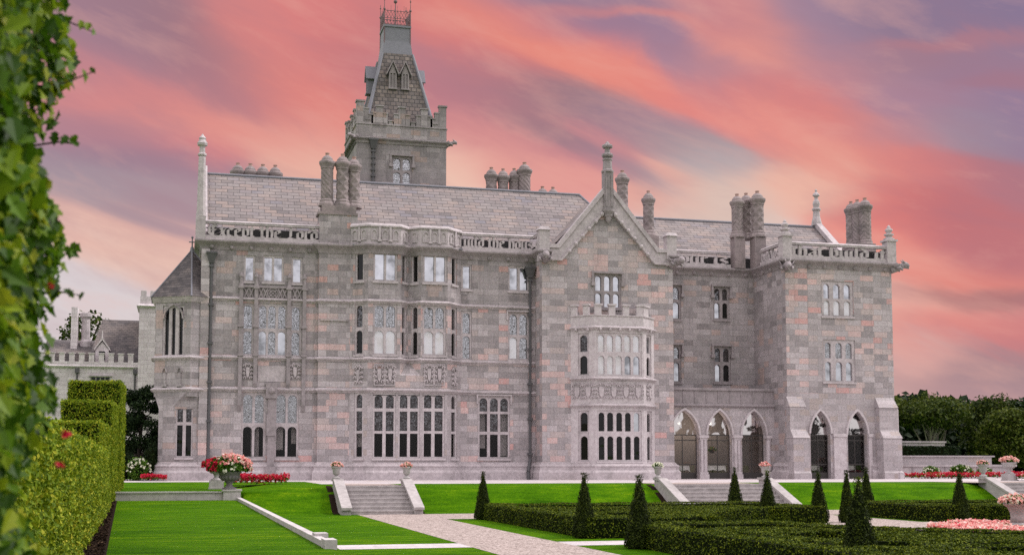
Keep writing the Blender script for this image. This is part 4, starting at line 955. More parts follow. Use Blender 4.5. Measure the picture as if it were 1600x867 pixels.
# ---- tower with stepped battlements and spire
TX0, TX1, TY0, TY1 = 12.55, 19.5, 10.0, 17.0
TF = [Facet((TX0, TY1), (TX0, TY0)), Facet((TX0, TY0), (TX1, TY0)), Facet((TX1, TY0), (TX1, TY1)), Facet((TX1, TY1), (TX0, TY1))]
tw = MB(); o = [window(TF[1], [(614.8, 626), (629.4, 641)], [(247.5, 266), (269, 289)], None, [LD, LD], hood='label', mat='trim_dark')]
for k in range(4): TF[k].wall(tw, 0, TF[k].L, 0, 25.9, o if k == 1 else (), .3)
part(tw, 'tower_wall', 'tower_stone')
tp = MB(); TP = [(TX0, TY1), (TX0, TY0), (TX1, TY0), (TX1, TY1), (TX0, TY1), (TX0, TY0)]
sweep(tp, TP, [(-.05, -.35), (.06, -.33), (.12, -.15), (.30, -.06), (.34, .04), (-.05, .18)], 25.75, False)
for F in TF:
    F.box(tp, .01, F.L-.01, 25.93, 26.85, -.36, .02); F.box(tp, .01, F.L-.01, 26.85, 26.93, -.40, .09)
    n = 4; w = F.L/n
    for i in range(n+1):
        c = min(max(w*i, .30), F.L-.30); tall = 28.6 if i in (0, n) else 28.3
        F.box(tp, c-.27, c+.27, 26.931, tall, -.34, .0); F.box(tp, c-.33, c+.33, tall+.001, tall+.12, -.38, .07)
        for q, h in ((.46, 27.75),) if 0 < i < n else ((.45, 28.05), (.78, 27.6)):
            for s_ in ((-1, 1) if 0 < i < n else ((1,) if i == 0 else (-1,))): F.box(tp, c+s_*q-.17, c+s_*q+.17, 26.932, h, -.33, -.005); F.box(tp, c+s_*q-.20, c+s_*q+.20, h+.001, h+.10, -.36, .06)
        if i < n: F.box(tp, w*(i+.5)-.16, w*(i+.5)+.16, 26.933, 27.2, -.33, -.01); F.box(tp, w*(i+.5)-.2, w*(i+.5)+.2, 27.201, 27.29, -.36, .05)
part(tp, 'tower_battlement', 'tower_stone')
gargoyle((TX0-.1, TY0-.1, 25.75), (-1, -.6, .1), .6); gargoyle((TX1+.1, TY0-.05, 25.7), (1, -.3, .1), .6)
tcx, tcy = (TX0+TX1)/2, (TY0+TY1)/2
sp = MB()
def frustum(mb, h0, z0, h1, z1, inset=0):
    mb.hexa([(tcx-h0, tcy-h0, z0), (tcx+h0, tcy-h0, z0), (tcx+h0, tcy+h0, z0), (tcx-h0, tcy+h0, z0)], [(tcx-h1, tcy-h1, z1), (tcx+h1, tcy-h1, z1), (tcx+h1, tcy+h1, z1), (tcx-h1, tcy+h1, z1)])
frustum(sp, 2.95, 25.9, 1.20, 33.3)
SP = part(sp, 'spire', 'spire')
ld = MB(); frustum(ld, 1.20, 33.301, 1.06, 34.35); frustum(ld, 1.05, 34.351, 1.02, 35.5); frustum(ld, 1.10, 35.501, 1.10, 35.66)
for sx in (-1, 1):
    for sy in (-1, 1):
        a = Vector((tcx+sx*2.95, tcy+sy*2.95, 25.9)); b = Vector((tcx+sx*1.20, tcy+sy*1.20, 33.3)); ld.tube(a, b, .17, .11, 8)
ld.build('lead_cap', 'lead', SP)
for (dx, dy) in ((-.55, -1), (.55, -1), (-1, .3), (1, .3)):
    lu = MB(); side = abs(dx) == 1
    z0 = 30.3; h = 2.95-(2.95-1.20)*(z0-25.9)/7.4
    F = Facet((tcx-1, tcy-h-.12), (tcx+1, tcy-h-.12)) if not side else (Facet((tcx-h-.35, tcy+1), (tcx-h-.35, tcy-1)) if dx < 0 else Facet((tcx+h+.35, tcy-1), (tcx+h+.35, tcy+1)))
    c = 1+dx*.9 if not side else 1.0; w = .30 if not side else .34
    F.box(lu, c-w, c-w+.1, z0, z0+1.15, -1.0, 0); F.box(lu, c+w-.1, c+w, z0, z0+1.15, -1.0, 0); F.box(lu, c-w-.05, c+w+.05, z0-.12, z0-.001, -1, .08)
    lu.poly([F.pt(c-w, z0, -.12), F.pt(c+w, z0, -.12), F.pt(c+w, z0+1.15, -.12), F.pt(c-w, z0+1.15, -.12)])
    for s in (-1, 1): lu.hexa([F.pt(c, z0+2.05, -1.2), F.pt(c, z0+2.05, .12), F.pt(c+s*(w+.18), z0+1.0, .12), F.pt(c+s*(w+.18), z0+1.0, -1.2)], [F.pt(c, z0+2.2, -1.2), F.pt(c, z0+2.2, .12), F.pt(c+s*(w+.24), z0+1.06, .12), F.pt(c+s*(w+.24), z0+1.06, -1.2)])
    lu.poly([F.pt(c-w, z0+1.151, -.05), F.pt(c+w, z0+1.151, -.05), F.pt(c, z0+2.0, -.05)])
    F.box(lu, c-.04, c+.04, z0, z0+1.15, -.1, -.02)
    lu.build('spire_dormer', 'trim_dark' if not side else 'lead', SP)
cr = MB(); hq = 1.04; zc = 35.66
for (ax, ay, bx, by) in ((-1, -1, 1, -1), (1, -1, 1, 1), (1, 1, -1, 1), (-1, 1, -1, -1)):
    A = Vector((tcx+ax*hq, tcy+ay*hq, zc)); B = Vector((tcx+bx*hq, tcy+by*hq, zc))
    for hh in (.06, .38, .55, 1.15): cr.tube(A+_z*hh, B+_z*hh, .028, None, 5)
    for i in range(9):
        p = A.lerp(B, i/8); cr.tube(p, p+_z*(1.32 if i % 2 else 1.6), .022, .01, 5)
        if i < 8:
            q = A.lerp(B, (i+1)/8); cr.tube(p+_z*.55, q+_z*1.15, .018, None, 4); cr.tube(q+_z*.55, p+_z*1.15, .018, None, 4)
    cr.tube(A-_z*1.6, A+_z*2.3, .055, .02, 6); cr.ball(A+_z*1.25, .1, 6, 5)
    cr.ball(A+_z*2.0, .07, 6, 4)
cr.tube((tcx, tcy, zc), (tcx, tcy, zc+2.6), .05, .03, 6); cr.ball((tcx, tcy, zc+2.3), .16, 7, 5)
part(cr, 'roof_cresting', 'rail')
x_, z_2 = onY(583, 225, TY0); downpipe(x_, TY0-.1, z_2+.2, 22.0)
# ---- corner turret with its slated cap
tu = MB(); tcx2, tcy2, TR = .55, 2.1, 2.58
HX = [(tcx2+TR*math.sin(R_(a)), tcy2-TR*math.cos(R_(a))) for a in (-120, -60, 0, 60, 120)]
HF = [Facet(HX[i], HX[i+1]) for i in range(4)]
zt0, zt1 = HF[1].hit(270, 554)[1], HF[1].hit(270, 480)[1]
S = [tuple(HF[1].hit(x, 520)[0] for x in l) for l in ((256.5, 262.8), (267.2, 273), (278.6, 284.6))]
o = [window_sz(HF[1], S, [(zt0, zt1)], None, ['glass_dim'], .12)]
HF[1].arch_band(tu, S[0][0], S[-1][1], zt1-.75, zt1+.12, .1, -.02, .08)
for k in range(4): HF[k].wall(tu, 0, HF[k].L, 5.4, 11.8, o if k == 1 else (), .36)
for k, (fx) in ((1, .3), (1, .72)):
    F = HF[1]; F.arch_band(tu, F.L*fx-.13, F.L*fx+.13, 6.95, 7.25, .06, 0, .12, 5); F.box(tu, F.L*fx-.09, F.L*fx+.09, 6.2, 6.95, 0, .08); F.box(tu, F.L*fx-.2, F.L*fx+.2, 6.05, 6.2, 0, .14)
part(tu, 'turret', 'stone_mid')
tl = MB(); LP = [(-1.35, 5), (-1.35, .6), (-.55, -.02), (1.2, -.02)]
LF = [Facet(LP[i], LP[i+1]) for i in range(3)]
ow = [window(LF[2], [(277, 285.5), (290.6, 299)], [(618, 659), (664, 712)], [True, False], ['glass_leaddark', 'glass_dim'], .1)]
for k in range(3): LF[k].wall(tl, 0, LF[k].L, 0, 5.4, ow if k == 2 else (), .36)
tl.hexa([(-1.35, .6, 4.6), (-.55, -.02, 4.6), (1.1, -.02, 4.6), (1.1, 3, 4.6), (-1.35, 3, 4.6)], [(HX[1][0], HX[1][1], 5.7), (HX[2][0]-.2, HX[2][1], 5.7), (1.1, HX[2][1]+.25, 5.7), (1.1, 3.2, 5.7), (HX[1][0], 3.2, 5.7)])
part(tl, 'turret_base', 'stone_mid')
ts = MB()
for zz in (5.85, 7.9): sweep(ts, HX[:4], STRING, zz)
sweep(ts, HX[:4], [(-.05, -.3), (.05, -.28), (.2, -.05), (.26, .06), (-.05, .1)], 11.8); sweep(ts, LP, PLINTH)
part(ts, 'string_course', 'trim')
tr = MB(); E_ = [(tcx2+(TR+.36)*math.sin(R_(a)), tcy2-(TR+.36)*math.cos(R_(a)), 11.86) for a in range(-180, 180, 60)]; ap = (tcx2, tcy2, 15.35)
for i in range(6): tr.poly([E_[i], E_[(i+1) % 6], ap])
tr.poly(E_[::-1])
T_ = part(tr, 'turret_roof', 'slate_dark')
tf = MB(); tf.lathe((tcx2, tcy2, 15.2), [(.16, 0), (.1, .3), (.05, .35), (.04, .9), (.10, .95), (.03, 1.05)], 8)
for a in (0, 1.57): tf.tube((tcx2-.22*math.cos(a), tcy2-.22*math.sin(a), 15.85), (tcx2+.22*math.cos(a), tcy2+.22*math.sin(a), 15.85), .04)
for i in range(6): tf.tube(E_[i], ap, .06, .05, 6)
tf.build('ridge', 'lead', T_)

# ================================================================== ground, banks, paths
ZL = -1.30; ZN = -0.65
def sm(a, b, x): t = np.clip((x-a)/(b-a), 0, 1); return t*t*(3-2*t)
def ground_z(X, Y):
    right = ZL*np.interp(Y, [-24.2, -23.7, -22.4, -21.6, -20.8, -19.2], [1, .95, .45, .16, .03, 0])
    left = np.where(Y > -21.9, np.interp(Y, [-21.9, -7.5], [-.30, 0]), ZN)
    l2 = ZN + (ZL-ZN)*sm(2.9, 5.2, X)
    left = np.where(Y < -58.3, l2, left)
    k = sm(2.9, 5.0, X)
    up = left*(1-k)+right*k
    return np.where(Y > -21.9, up, np.where(X < 3.0, left, np.where(Y < -58.3, np.minimum(left, l2), right)))
xs = np.array(sorted({-3000, -900, -300, -120, -60, -30, -12, -6, -4, -2, 0, 1.5, 2.5, 2.88, 2.99, 3.01, 3.2, 3.6, 4, 4.5, 5, 5.5, 6.5, 8, 11, 15, 20, 30, 40, 60, 90, 150, 400, 1200, 3000}), float)
ys = np.array(sorted({-3000, -800, -250, -120, -95, -84, -75, -68, -64, -60, -58.31, -58.29, -54, -50, -46, -40, -34, -29, -26, -24.2, -23.7, -23.1, -22.4, -21.91, -21.89, -21.4, -20.9, -20.4, -19.8, -19.2, -17, -12, -7.5, -3, 0, 10, 30, 60, 120, 300, 900, 3000}), float)
XX, YY = np.meshgrid(xs, ys); ZZ = ground_z(XX, YY); nx, ny = len(xs), len(ys)
gm = MB(); gm.add(list(zip(XX.ravel(), YY.ravel(), ZZ.ravel())), [(j*nx+i, j*nx+i+1, (j+1)*nx+i+1, (j+1)*nx+i) for j in range(ny-1) for i in range(nx-1)])
structure(gm.build('ground', 'grass', None, True))
def sheet(name, polys, mat, z):
    m = MB()
    for p in polys: m.poly([(x, y, z) for x, y in p])
    return structure(m.build(name, mat))
R4 = lambda a, b, c, d: [(a, c), (b, c), (b, d), (a, d)]
sheet('terrace_paving', [R4(-14, 7.3, -7.2, 8), R4(7.3, 78, -16.8, 8)], 'paving', .006)
sheet('gravel_path', [R4(8.1, 11.15, -74, -24.9), R4(11.15, 70, -30.6, -24.9), R4(25.5, 29.4, -40, -30.6)], 'gravel', ZL+.006)
ang = [2*math.pi*i/48 for i in range(48)]
sheet('gravel_circle', [[(27.5+9.6*math.cos(a), -47.6+9.6*math.sin(a)) for a in ang]], 'gravel', ZL+.012)
sheet('stone_path', [R4(4.35, 8.1, -48.85, -47.0), R4(11.15, 19, -48.85, -47.0)], 'paving', ZL+.006)
sheet('upper_gravel', [R4(7.75, 10.75, -22.0, -16.8), R4(24.7, 30.3, -22.0, -16.8), R4(43.5, 52, -22, -16.8)], 'gravel', .012)
sheet('planting_soil', [[(-3.6, -22.5), (-2.75, -22.5), (-1.25, -60), (-.9, -70), (-1.6, -70)]], 'soil', ZN+.008)
# kerb and low retaining wall of the left lawn
kw = MB(); kw.box(-3.2, 2.05, -22.25, -21.75, ZN-.1, -.30); kw.box(-3.25, 2.0, -22.32, -21.7, -.299, -.24)
kw.box(2.052, 2.86, -22.5, -21.6, ZN-.1, -.22); kw.box(2.0, 2.92, -22.56, -21.55, -.219, -.14)
for i in range(4): kw.box(-2.2+i*1.3, -2.188+i*1.3, -22.262, -22.24, ZN, -.31)
kw.hexa([(2.66, -22.565, ZL), (2.86, -22.565, ZL), (3.06, -58.2, ZL), (2.88, -58.2, ZL)][::-1], [(2.66, -22.565, -.52), (2.86, -22.565, -.52), (3.06, -58.2, -.52), (2.88, -58.2, -.52)][::-1])
kw.box(2.9, 3.2, -56.0, -55.5, ZL, -.46); kw.box(2.87, 3.12, -58.3, -57.6, ZL, -.47)
tag(kw.build('garden_wall', 'coping'), 'long low pale stone kerb wall turning a corner along the left lawn', 'garden wall')
# ---- flights of steps
def steps(x0, x1, label, grp='garden steps down from the terrace'):
    t = thing('garden_steps', label, 'steps', ((x0+x1)/2, -23.5, ZL), grp)
    m = MB(); n = 7
    for i in range(n):
        zt = ZL*(i)/n if i else -.002; yb = -22.0-i*.42
        m.box(x0, x1, yb-.44-.001*i, -16.9 if i == 0 else yb+.3, ZL-.05, zt-.002)
        m.box(x0-.002, x1+.002, yb-.47, yb-.2, zt-.06, zt+.004)
    m.build('treads', 'step', t)
    for (a, b) in ((x0-.40, x0-.003), (x1+.003, x1+.40)):
        c = MB(); P = [(-21.3, .22), (-22.0, .20), (-25.25, ZL+.22), (-25.25, ZL-.05), (-21.3, ZL-.05)]
        c.hexa([(a, y, z) for y, z in P], [(b, y, z) for y, z in P])
        Q = [(-21.2, .34), (-22.0, .32), (-25.35, ZL+.34), (-25.35, ZL+.222), (-22.0, .202), (-21.2, .222)]
        c.hexa([(a-.05, y, z) for y, z in Q], [(b+.05, y, z) for y, z in Q])
        c.build('cheek_wall', 'step', t)
    return t
steps(7.75, 10.75, 'stone steps flanked by sloping walls at the head of the gravel path')
steps(24.7, 30.3, 'wide stone steps before the pointed arches behind the clipped hedges')
steps(44.3, 50.0, 'stone steps at the right edge beside the pink flowers')
for (x, lb) in ((7.2, 'narrow dark earth strip left of the gravel path steps'), (11.3, 'narrow dark earth strip right of the gravel path steps'), (24.15, 'narrow dark earth strip left of the wide steps')):
    m = MB()
    Yk = [-20.8, -21.4, -22.4, -23.7, -24.4]
    for a, b in zip(Yk[:-1], Yk[1:]):
        za, zb = [float(ground_z(np.array(x), np.array(v)))+.02 for v in (a, b)]
        s = -1 if x != 11.3 else 1
        m.poly([(x-.14, b, zb), (x+.14, b, zb), (x+.14, a, za), (x-.14, a, za)])
    structure(m.build('edging_soil', 'soil'))

# ================================================================== planting helpers
def nrm(a): return a/np.maximum(np.linalg.norm(a, axis=1), 1e-9)[:, None]
def leaf_arrays(P, Nn, size, spread=.7, aspect=.55, svar=.35):
    n = len(P); nv = nrm(Nn+RNG.normal(0, spread, (n, 3)))
    t = nrm(np.cross(nv, RNG.normal(0, 1, (n, 3)))); b = np.cross(nv, t)
    s = (size*(1+RNG.uniform(-svar, svar, n)))[:, None]
    fold = nv*s*.18
    v = np.stack([P-t*s, P+b*s*aspect+fold, P+t*s, P-b*s*aspect+fold], 1).reshape(-1, 3)
    f = np.arange(4*n).reshape(-1, 4)
    return v, f
def foliage(name, sets, parent=None, core=None, coremat='core'):
    """sets = [(verts, faces, material)]; core = MB"""
    V = []; Fc = []; mats = []; mi = []; k = 0
    if core is not None and core.v:
        V.append(np.array([tuple(v) for v in core.v], float)); Fc += core.f; mats.append(M[coremat]); mi += [0]*len(core.f); k = len(core.v)
    for v, f, m in sets:
        V.append(v); Fc += [tuple(q) for q in (f+k).tolist()]; k += len(v)
        if M[m] not in mats: mats.append(M[m])
        mi += [mats.index(M[m])]*len(f)
    V = np.concatenate(V); off = origin(parent) if parent is not None else Vector((0, 0, 0))
    me = bpy.data.meshes.new(name); me.from_pydata((V-np.array(off)).tolist(), [], Fc); me.update()
    for m in mats: me.materials.append(m)
    me.polygons.foreach_set('material_index', mi)
    o = bpy.data.objects.new(name, me); link(o, parent); return o
def box_surface(x0, x1, y0, y1, z0, z1, dens, faces='TFBLR'):
    P = []; Q = []
    for f in faces:
        if f == 'T': A = (x1-x0)*(y1-y0)
        elif f in 'FB': A = (x1-x0)*(z1-z0)
        else: A = (y1-y0)*(z1-z0)
        n = int(A*dens); u, v = RNG.random(n), RNG.random(n); o = np.ones(n)
        X = {'T': x0+u*(x1-x0), 'F': x0+u*(x1-x0), 'B': x0+u*(x1-x0), 'L': x0*o, 'R': x1*o}[f]
        Y = {'T': y0+v*(y1-y0), 'F': y0*o, 'B': y1*o, 'L': y0+u*(y1-y0), 'R': y0+u*(y1-y0)}[f]
        Z = {'T': z1*o, 'F': z0+v*(z1-z0), 'B': z0+v*(z1-z0), 'L': z0+v*(z1-z0), 'R': z0+v*(z1-z0)}[f]
        N_ = {'T': (0, 0, 1), 'F': (0, -1, 0), 'B': (0, 1, 0), 'L': (-1, 0, 0), 'R': (1, 0, 0)}[f]
        P.append(np.stack([X, Y, Z], 1)); Q.append(np.tile(N_, (n, 1)).astype(float))
    return np.concatenate(P), np.concatenate(Q)
def wob(P, amp=.03, k=2.1):
    return np.stack([np.sin(P[:, 1]*k+P[:, 2]*3.1)+np.sin(P[:, 0]*k*1.7+1.3), np.sin(P[:, 0]*k+P[:, 2]*2.7+.5)+np.sin(P[:, 1]*k*2.3), np.sin(P[:, 0]*k*1.1+P[:, 1]*k*.9)+np.sin(P[:, 1]*k*2.9+.7)], 1)*amp
def hedge_run(name, lines, w, h, z0, label, cat='hedge', mat='leaf_box', size=.034, dens=620, group=None):
    core = MB(); sets = []
    for L in lines:
        prof = [(-w/2+.05, 0), (w/2-.05, 0), (w/2-.05, h-.05), (-w/2+.05, h-.05)]
        pts = [Vector(p) for p in L]
        sweep(core, pts, [(d, u) for d, u in prof], z0)
        for a, b in zip(pts[:-1], pts[1:]):
            ln = (b-a).length; t = (b-a)/ln; nn = Vector((t.y, -t.x))
            for (kind, A) in (('t', w*ln), ('l', h*ln), ('r', h*ln)):
                n = int(A*dens*(1+w/ln)*(1 if kind == 't' else .55)); u = RNG.random(n)*(ln+w)-w/2; v = RNG.random(n)  # sides thinned so the dark core shows and darkens them like shade
                if kind == 't': o_ = (v-.5)*w; z = np.full(n, h); N_ = (0, 0, 1.)
                else:
                    sg_ = -1 if kind == 'l' else 1; o_ = np.full(n, sg_*w/2); z = v*h; N_ = (nn.x*sg_, nn.y*sg_, .15)
                P = np.stack([a.x+t.x*u+nn.x*o_, a.y+t.y*u+nn.y*o_, z0+z], 1); P += wob(P, .016)+RNG.normal(0, .014, P.shape)
                sets.append((P, np.tile(N_, (n, 1)).astype(float)))
    P = np.concatenate([s[0] for s in sets]); Nn = np.concatenate([s[1] for s in sets])
    v, f = leaf_arrays(P, Nn, size, .75)
    return tag(foliage(name, [(v, f, mat)], None, core), label, cat, group)

# ---- box parterre
def arc(c, r, a0, a1, n=10): return [(c[0]+r*math.cos(R_(a0+(a1-a0)*i/n)), c[1]+r*math.sin(R_(a0+(a1-a0)*i/n))) for i in range(n+1)]
CC = (27.5, -47.6)
def mirx(L): return [(2*CC[0]-x, y) for x, y in L]
def miry(L): return [(x, 2*CC[1]-y) for x, y in L]
out_A = [(12.85, -32.0), (12.85, -45.45), (16.7, -45.45)] + arc(CC, 10.9, 168.5, 117, 9) + [(24.7, -37.9), (24.7, -32.0), (12.85, -32.0)]
def inset(k, c=(17.5, -38.5)): return [(c[0]+(x-c[0])*k, c[1]+(y-c[1])*k) for x, y in out_A]
def spiral(c, r0, r1, a0, turns, n=18): return [(c[0]+(r0+(r1-r0)*i/n)*math.cos(R_(a0+360*turns*i/n)), c[1]+(r0+(r1-r0)*i/n)*math.sin(R_(a0+360*turns*i/n))) for i in range(n+1)]
inn_A = [inset(.80)[1:], inset(.60)[:-1], inset(.40)[2:], inset(.2)[1:], spiral((15.6, -43.4), 1.5, .45, 0, 1.4), spiral((20.9, -34.8), 1.6, .45, 90, 1.4), spiral((15.2, -34.6), 1.4, .4, 200, 1.3), [(14.2, -39), (20.5, -37.2)], [(18, -33.6), (22.8, -36.0)], [(17.2, -43.0), (18.4, -41.0), (20.2, -39.6)]]
HB = 'box hedges of the parterre'
hedge_run('box_hedge', [out_A], .62, .66, ZL, 'dark clipped box hedge framing the parterre bed beside the gravel path', group=HB)
hedge_run('scroll_hedge', inn_A, .40, .56, ZL, 'low box scrolls filling the parterre bed in front of the grass bank', group='scrolls of low box')
hedge_run('box_hedge', [mirx(out_A)], .62, .66, ZL, 'dark clipped box hedge framing the bed before the wing with two arches', group=HB)
hedge_run('scroll_hedge', [mirx(l) for l in inn_A], .40, .56, ZL, 'low box scrolls inside the farther right parterre bed', group='scrolls of low box')
hedge_run('box_hedge', [miry(out_A)], .62, .66, ZL, 'dark clipped box hedge framing the nearest bed at the bottom right', group=HB, dens=800, size=.030)
hedge_run('scroll_hedge', [miry(l) for l in inn_A], .42, .56, ZL, 'low box scrolls filling the nearest bed at the bottom right', group='scrolls of low box', dens=800, size=.030)
# ---- clipped yew cones
def yew_cone(loc, label, h=1.98, r=.38, tip=True, proto=[None]):
    t = thing('yew_cone', label, 'topiary', loc, 'clipped yew cones of the parterre')
    x, y, z = loc; n = 3600
    u = 1-np.sqrt(RNG.random(n)*.985); a = RNG.random(n)*2*np.pi
    rr = np.interp(u, [0, .04, .12, .85, 1], [.86, .97, 1, .26, .13])*r*(1+.07*np.sin(3*a+u*9)+.05*np.sin(7*a-u*14))
    P = np.stack([x+rr*np.cos(a), y+rr*np.sin(a), z+.02+u*h], 1)+RNG.normal(0, .014, (n, 3))
    Nn = np.stack([np.cos(a), np.sin(a), np.full(n, .45)], 1)
    sets = [(*leaf_arrays(P, Nn, .034, .6, .42), 'leaf_yew')]
    if tip:
        k = 110; Pt = np.stack([x+RNG.normal(0, .05, k), y+RNG.normal(0, .05, k), z+h*.95+RNG.random(k)*.20], 1); sets.append((*leaf_arrays(Pt, RNG.normal(0, 1, (k, 3)), .032, 1, .4), 'leaf_yew' if RNG.random() < .4 else 'leaf_box'))
    core = MB(); core.lathe((x, y, z), [(r*.8, 0), (r*.92, .12*h), (r*.2, .86*h), (.02, h*.97)], 14)
    foliage('foliage', sets, t, core)
    m = MB(); m.tube((x, y, z-.03), (x, y, z+h*.5), .05, .03); m.build('stem', 'bark_dark', t)
    return t
gx_ = lambda x, Y: onY(x, 760, Y)[0]
for loc, lb, h, r in (
    ((12.6, -31.3), 'yew cone at the far corner of the gravel path, alone before the bank', 1.95, .37),
    ((12.58, -45.35), 'yew cone in the middle of the row along the gravel path', 1.98, .38),
    ((12.5, -50.55), 'yew cone nearest the gravel path at the foot of the nearest bed', 1.97, .41),
    ((gx_(1148, -30.0), -30.0), 'black-green yew cone standing straight before the wide steps', 2.12, .41),
    ((22.75, -37.7), 'bushy yew cone beside the right wall of the wide steps', 2.0, .41),
    ((25.05, -37.6), 'yew cone at the right end of the middle parterre bed', 1.95, .40),
    ((26.1, -38.0), 'slim yew cone with a brown tip behind the biggest cone', 2.02, .32),
    ((gx_(1353.5, -30.5), -30.5), 'yew cone just behind the biggest one, tip against the arches', 2.12, .40),
    ((31.3, -38.0), 'yew cone farthest right, standing before the red flower border', 1.98, .41),
    ((14.35, -59.2), 'biggest and nearest yew cone, cut by the bottom of the photo', 1.98, .43)):
    yew_cone((loc[0], loc[1], ZL), lb, h, r)

# ---- flowers and urns
def bloom_arrays(P, size, petals=5):
    n = len(P); PP = np.repeat(P, petals, 0)+RNG.normal(0, size*.45, (n*petals, 3))
    N_ = np.tile((0, -.35, .8), (n*petals, 1)).astype(float)
    return leaf_arrays(PP, N_, size, .7, .8)
def dome(c, rx, ry, rz, n, lo=-.15, inner=.82):
    d = nrm(RNG.normal(0, 1, (n*3, 3))); d = d[d[:, 2] > lo][:n]; k = inner+(1-inner)*RNG.random(len(d))
    return np.array(c)+d*k[:, None]*np.array((rx, ry, rz)), d
URN_A = [(.30, 0), (.30, .06), (.20, .09), (.13, .16), (.12, .24), (.18, .28), (.16, .31), (.24, .36), (.36, .44), (.43, .55), (.45, .66), (.50, .70), (.52, .75), (.46, .76), (.40, .70)]
URN_B = [(.22, 0), (.22, .10), (.12, .14), (.10, .22), (.16, .26), (.22, .34), (.23, .56), (.27, .64), (.33, .70), (.33, .75), (.27, .74)]
URN_C = [(.42, 0), (.42, .06), (.36, .10), (.32, .20), (.30, .40), (.33, .60), (.42, .78), (.56, .88), (.60, .90), (.60, .97), (.52, .97), (.5, .9)]
def urn(loc, prof, s, label, mat, plinth=None):
    t = thing('garden_urn', label, 'urn', loc, 'stone urns of the terrace and parterre')
    n = len(prof); k = 6 if n > 11 and prof is not URN_C else 4
    b = MB(); b.lathe(loc, [(r*s, z*s) for r, z in prof[:k]], 20); b.build('foot', mat, t, True)
    c = MB(); c.lathe((loc[0], loc[1], loc[2]+.001), [(r*s, z*s) for r, z in prof[k-1:]], 24)
    if prof is URN_A:
        for i in range(16): a = i*math.pi/8; c.tube((loc[0]+.26*s*math.cos(a), loc[1]+.26*s*math.sin(a), loc[2]+.38*s), (loc[0]+.43*s*math.cos(a), loc[1]+.43*s*math.sin(a), loc[2]+.56*s), .05*s, .07*s, 6)
    c.build('bowl', mat, t, True)
    if plinth:
        p = MB(); w, h = plinth; p.box(loc[0]-w, loc[0]+w, loc[1]-w, loc[1]+w, loc[2]-h, loc[2]-.001); p.box(loc[0]-w-.04, loc[0]+w+.04, loc[1]-w-.04, loc[1]+w+.04, loc[2]-h-.001, loc[2]-h+.08); p.build('pedestal', 'urn', t)
    return t
def bouquet(c, rx, ry, rz, label, leafn, blooms, bs=.045, ls=.05):
    """blooms = [(material, count, x range -1..1, lower limit)]"""
    t = thing('flower_display', label, 'flowers', (c[0], c[1], c[2]-.1), 'flowers growing in the urns')
    P, d = dome(c, rx*.92, ry*.92, rz*.9, leafn, -.3, .55)
    core = MB(); core.ball((c[0], c[1], c[2]+rz*.15), 1, 12, 8, (rx*.55, ry*.55, rz*.55))
    foliage('foliage', [(*leaf_arrays(P, d, ls, .8, .6), 'leaf_bed')], t, core)
    by = []
    for m, n, (xa, xb), lo in blooms:
        P, d = dome(c, rx, ry, rz, n*4, lo, .86); P = P[((P[:, 0]-c[0])/rx >= xa) & ((P[:, 0]-c[0])/rx <= xb)][:n]
        by.append((*bloom_arrays(P, bs), m))
    foliage('blossoms', by, t)
    return t
UL = (2.34, -22.05, -.14)
urn(UL, URN_A, 1.12, 'grey fluted stone urn on the corner of the low wall, largest display of flowers', 'urn_dark', None)
bouquet((UL[0]+.0, UL[1], .88), 1.12, .8, .66, 'big mound of pink and cream begonias in the corner urn on the low wall', 2600, [('pet_mixpink', 120, (-.5, 1), .25), ('pet_red', 80, (-1, -.55), -.25), ('pet_white', 40, (-.5, .95), -.3), ('pet_pink', 70, (-.3, 1), .3), ('pet_mixpink', 40, (.55, 1), -.2)], .06, .08)
UB = (1.86, -17.6, float(ground_z(np.array(2.0), np.array(-17.6))))
urn((UB[0], UB[1], UB[2]+.45), URN_A, .95, 'pale stone urn half hidden behind the corner urn of begonias', 'urn', (.36, .45))
bouquet((UB[0]-.15, UB[1], UB[2]+1.2), .62, .5, .35, 'crimson flowers in the urn half hidden behind the big pink mound', 500, [('pet_red', 150, (-1, 1), -.2)], .06, .07)
for x, lb, lf, col_, sc in ((7.5, 'left of the gravel path steps', 'pink and green flowers in the urn left of the gravel path steps', 'pet_pink', .82), (11.0, 'right of the gravel path steps', 'pale pink flowers in the urn right of the gravel path steps', 'pet_pink', .8),
                            (24.4, 'left of the wide steps', 'yellow-green flowers in the urn left of the wide steps', 'pet_white', .8), (30.55, 'right of the wide steps', 'pink flowers in the urn right of the wide steps', 'pet_mixpink', .82),
                            (44.05, 'on the left wall of the steps at the right edge', 'pink and cream flowers in the urn left of the steps at the right edge', 'pet_pink', .95)):
    p = (x, -21.55, .33); urn(p, URN_B, sc, 'small pale stone vase ' + (lb if x > 40 else 'on the wall ' + lb), 'urn')
    bouquet((x, -21.55, .33+.76*sc), .36*sc+.02, .36*sc, .26*sc, lf, 260, [(col_, 60, (-1, 1), .0)], .04, .05)
UF = (onY(1577, 740, -14.)[0], -14.0, .0)
urn((UF[0], UF[1], .45), URN_A, .95, 'stone urn on a pedestal among the red border at the far right', 'urn', (.34, .45))
bouquet((UF[0], UF[1], 1.28), .62, .5, .26, 'pale pink flowers in the pedestal urn at the far right', 300, [('pet_pink', 110, (-1, 1), -.1)], .06, .07)
UR = (27.5, -46.9, ZL+.22)
urn(UR, URN_C, .86, 'large pale bell-shaped urn at the right edge in the bed of pink flowers', 'urn', (.34, .24))
bouquet((UR[0], UR[1], UR[2]+.86), .62, .62, .26, 'cream and pink flowers spilling from the large bell-shaped urn', 600, [('pet_pink', 120, (-1, 1), -.1), ('pet_white', 40, (-1, 1), -.1)], .05, .06)
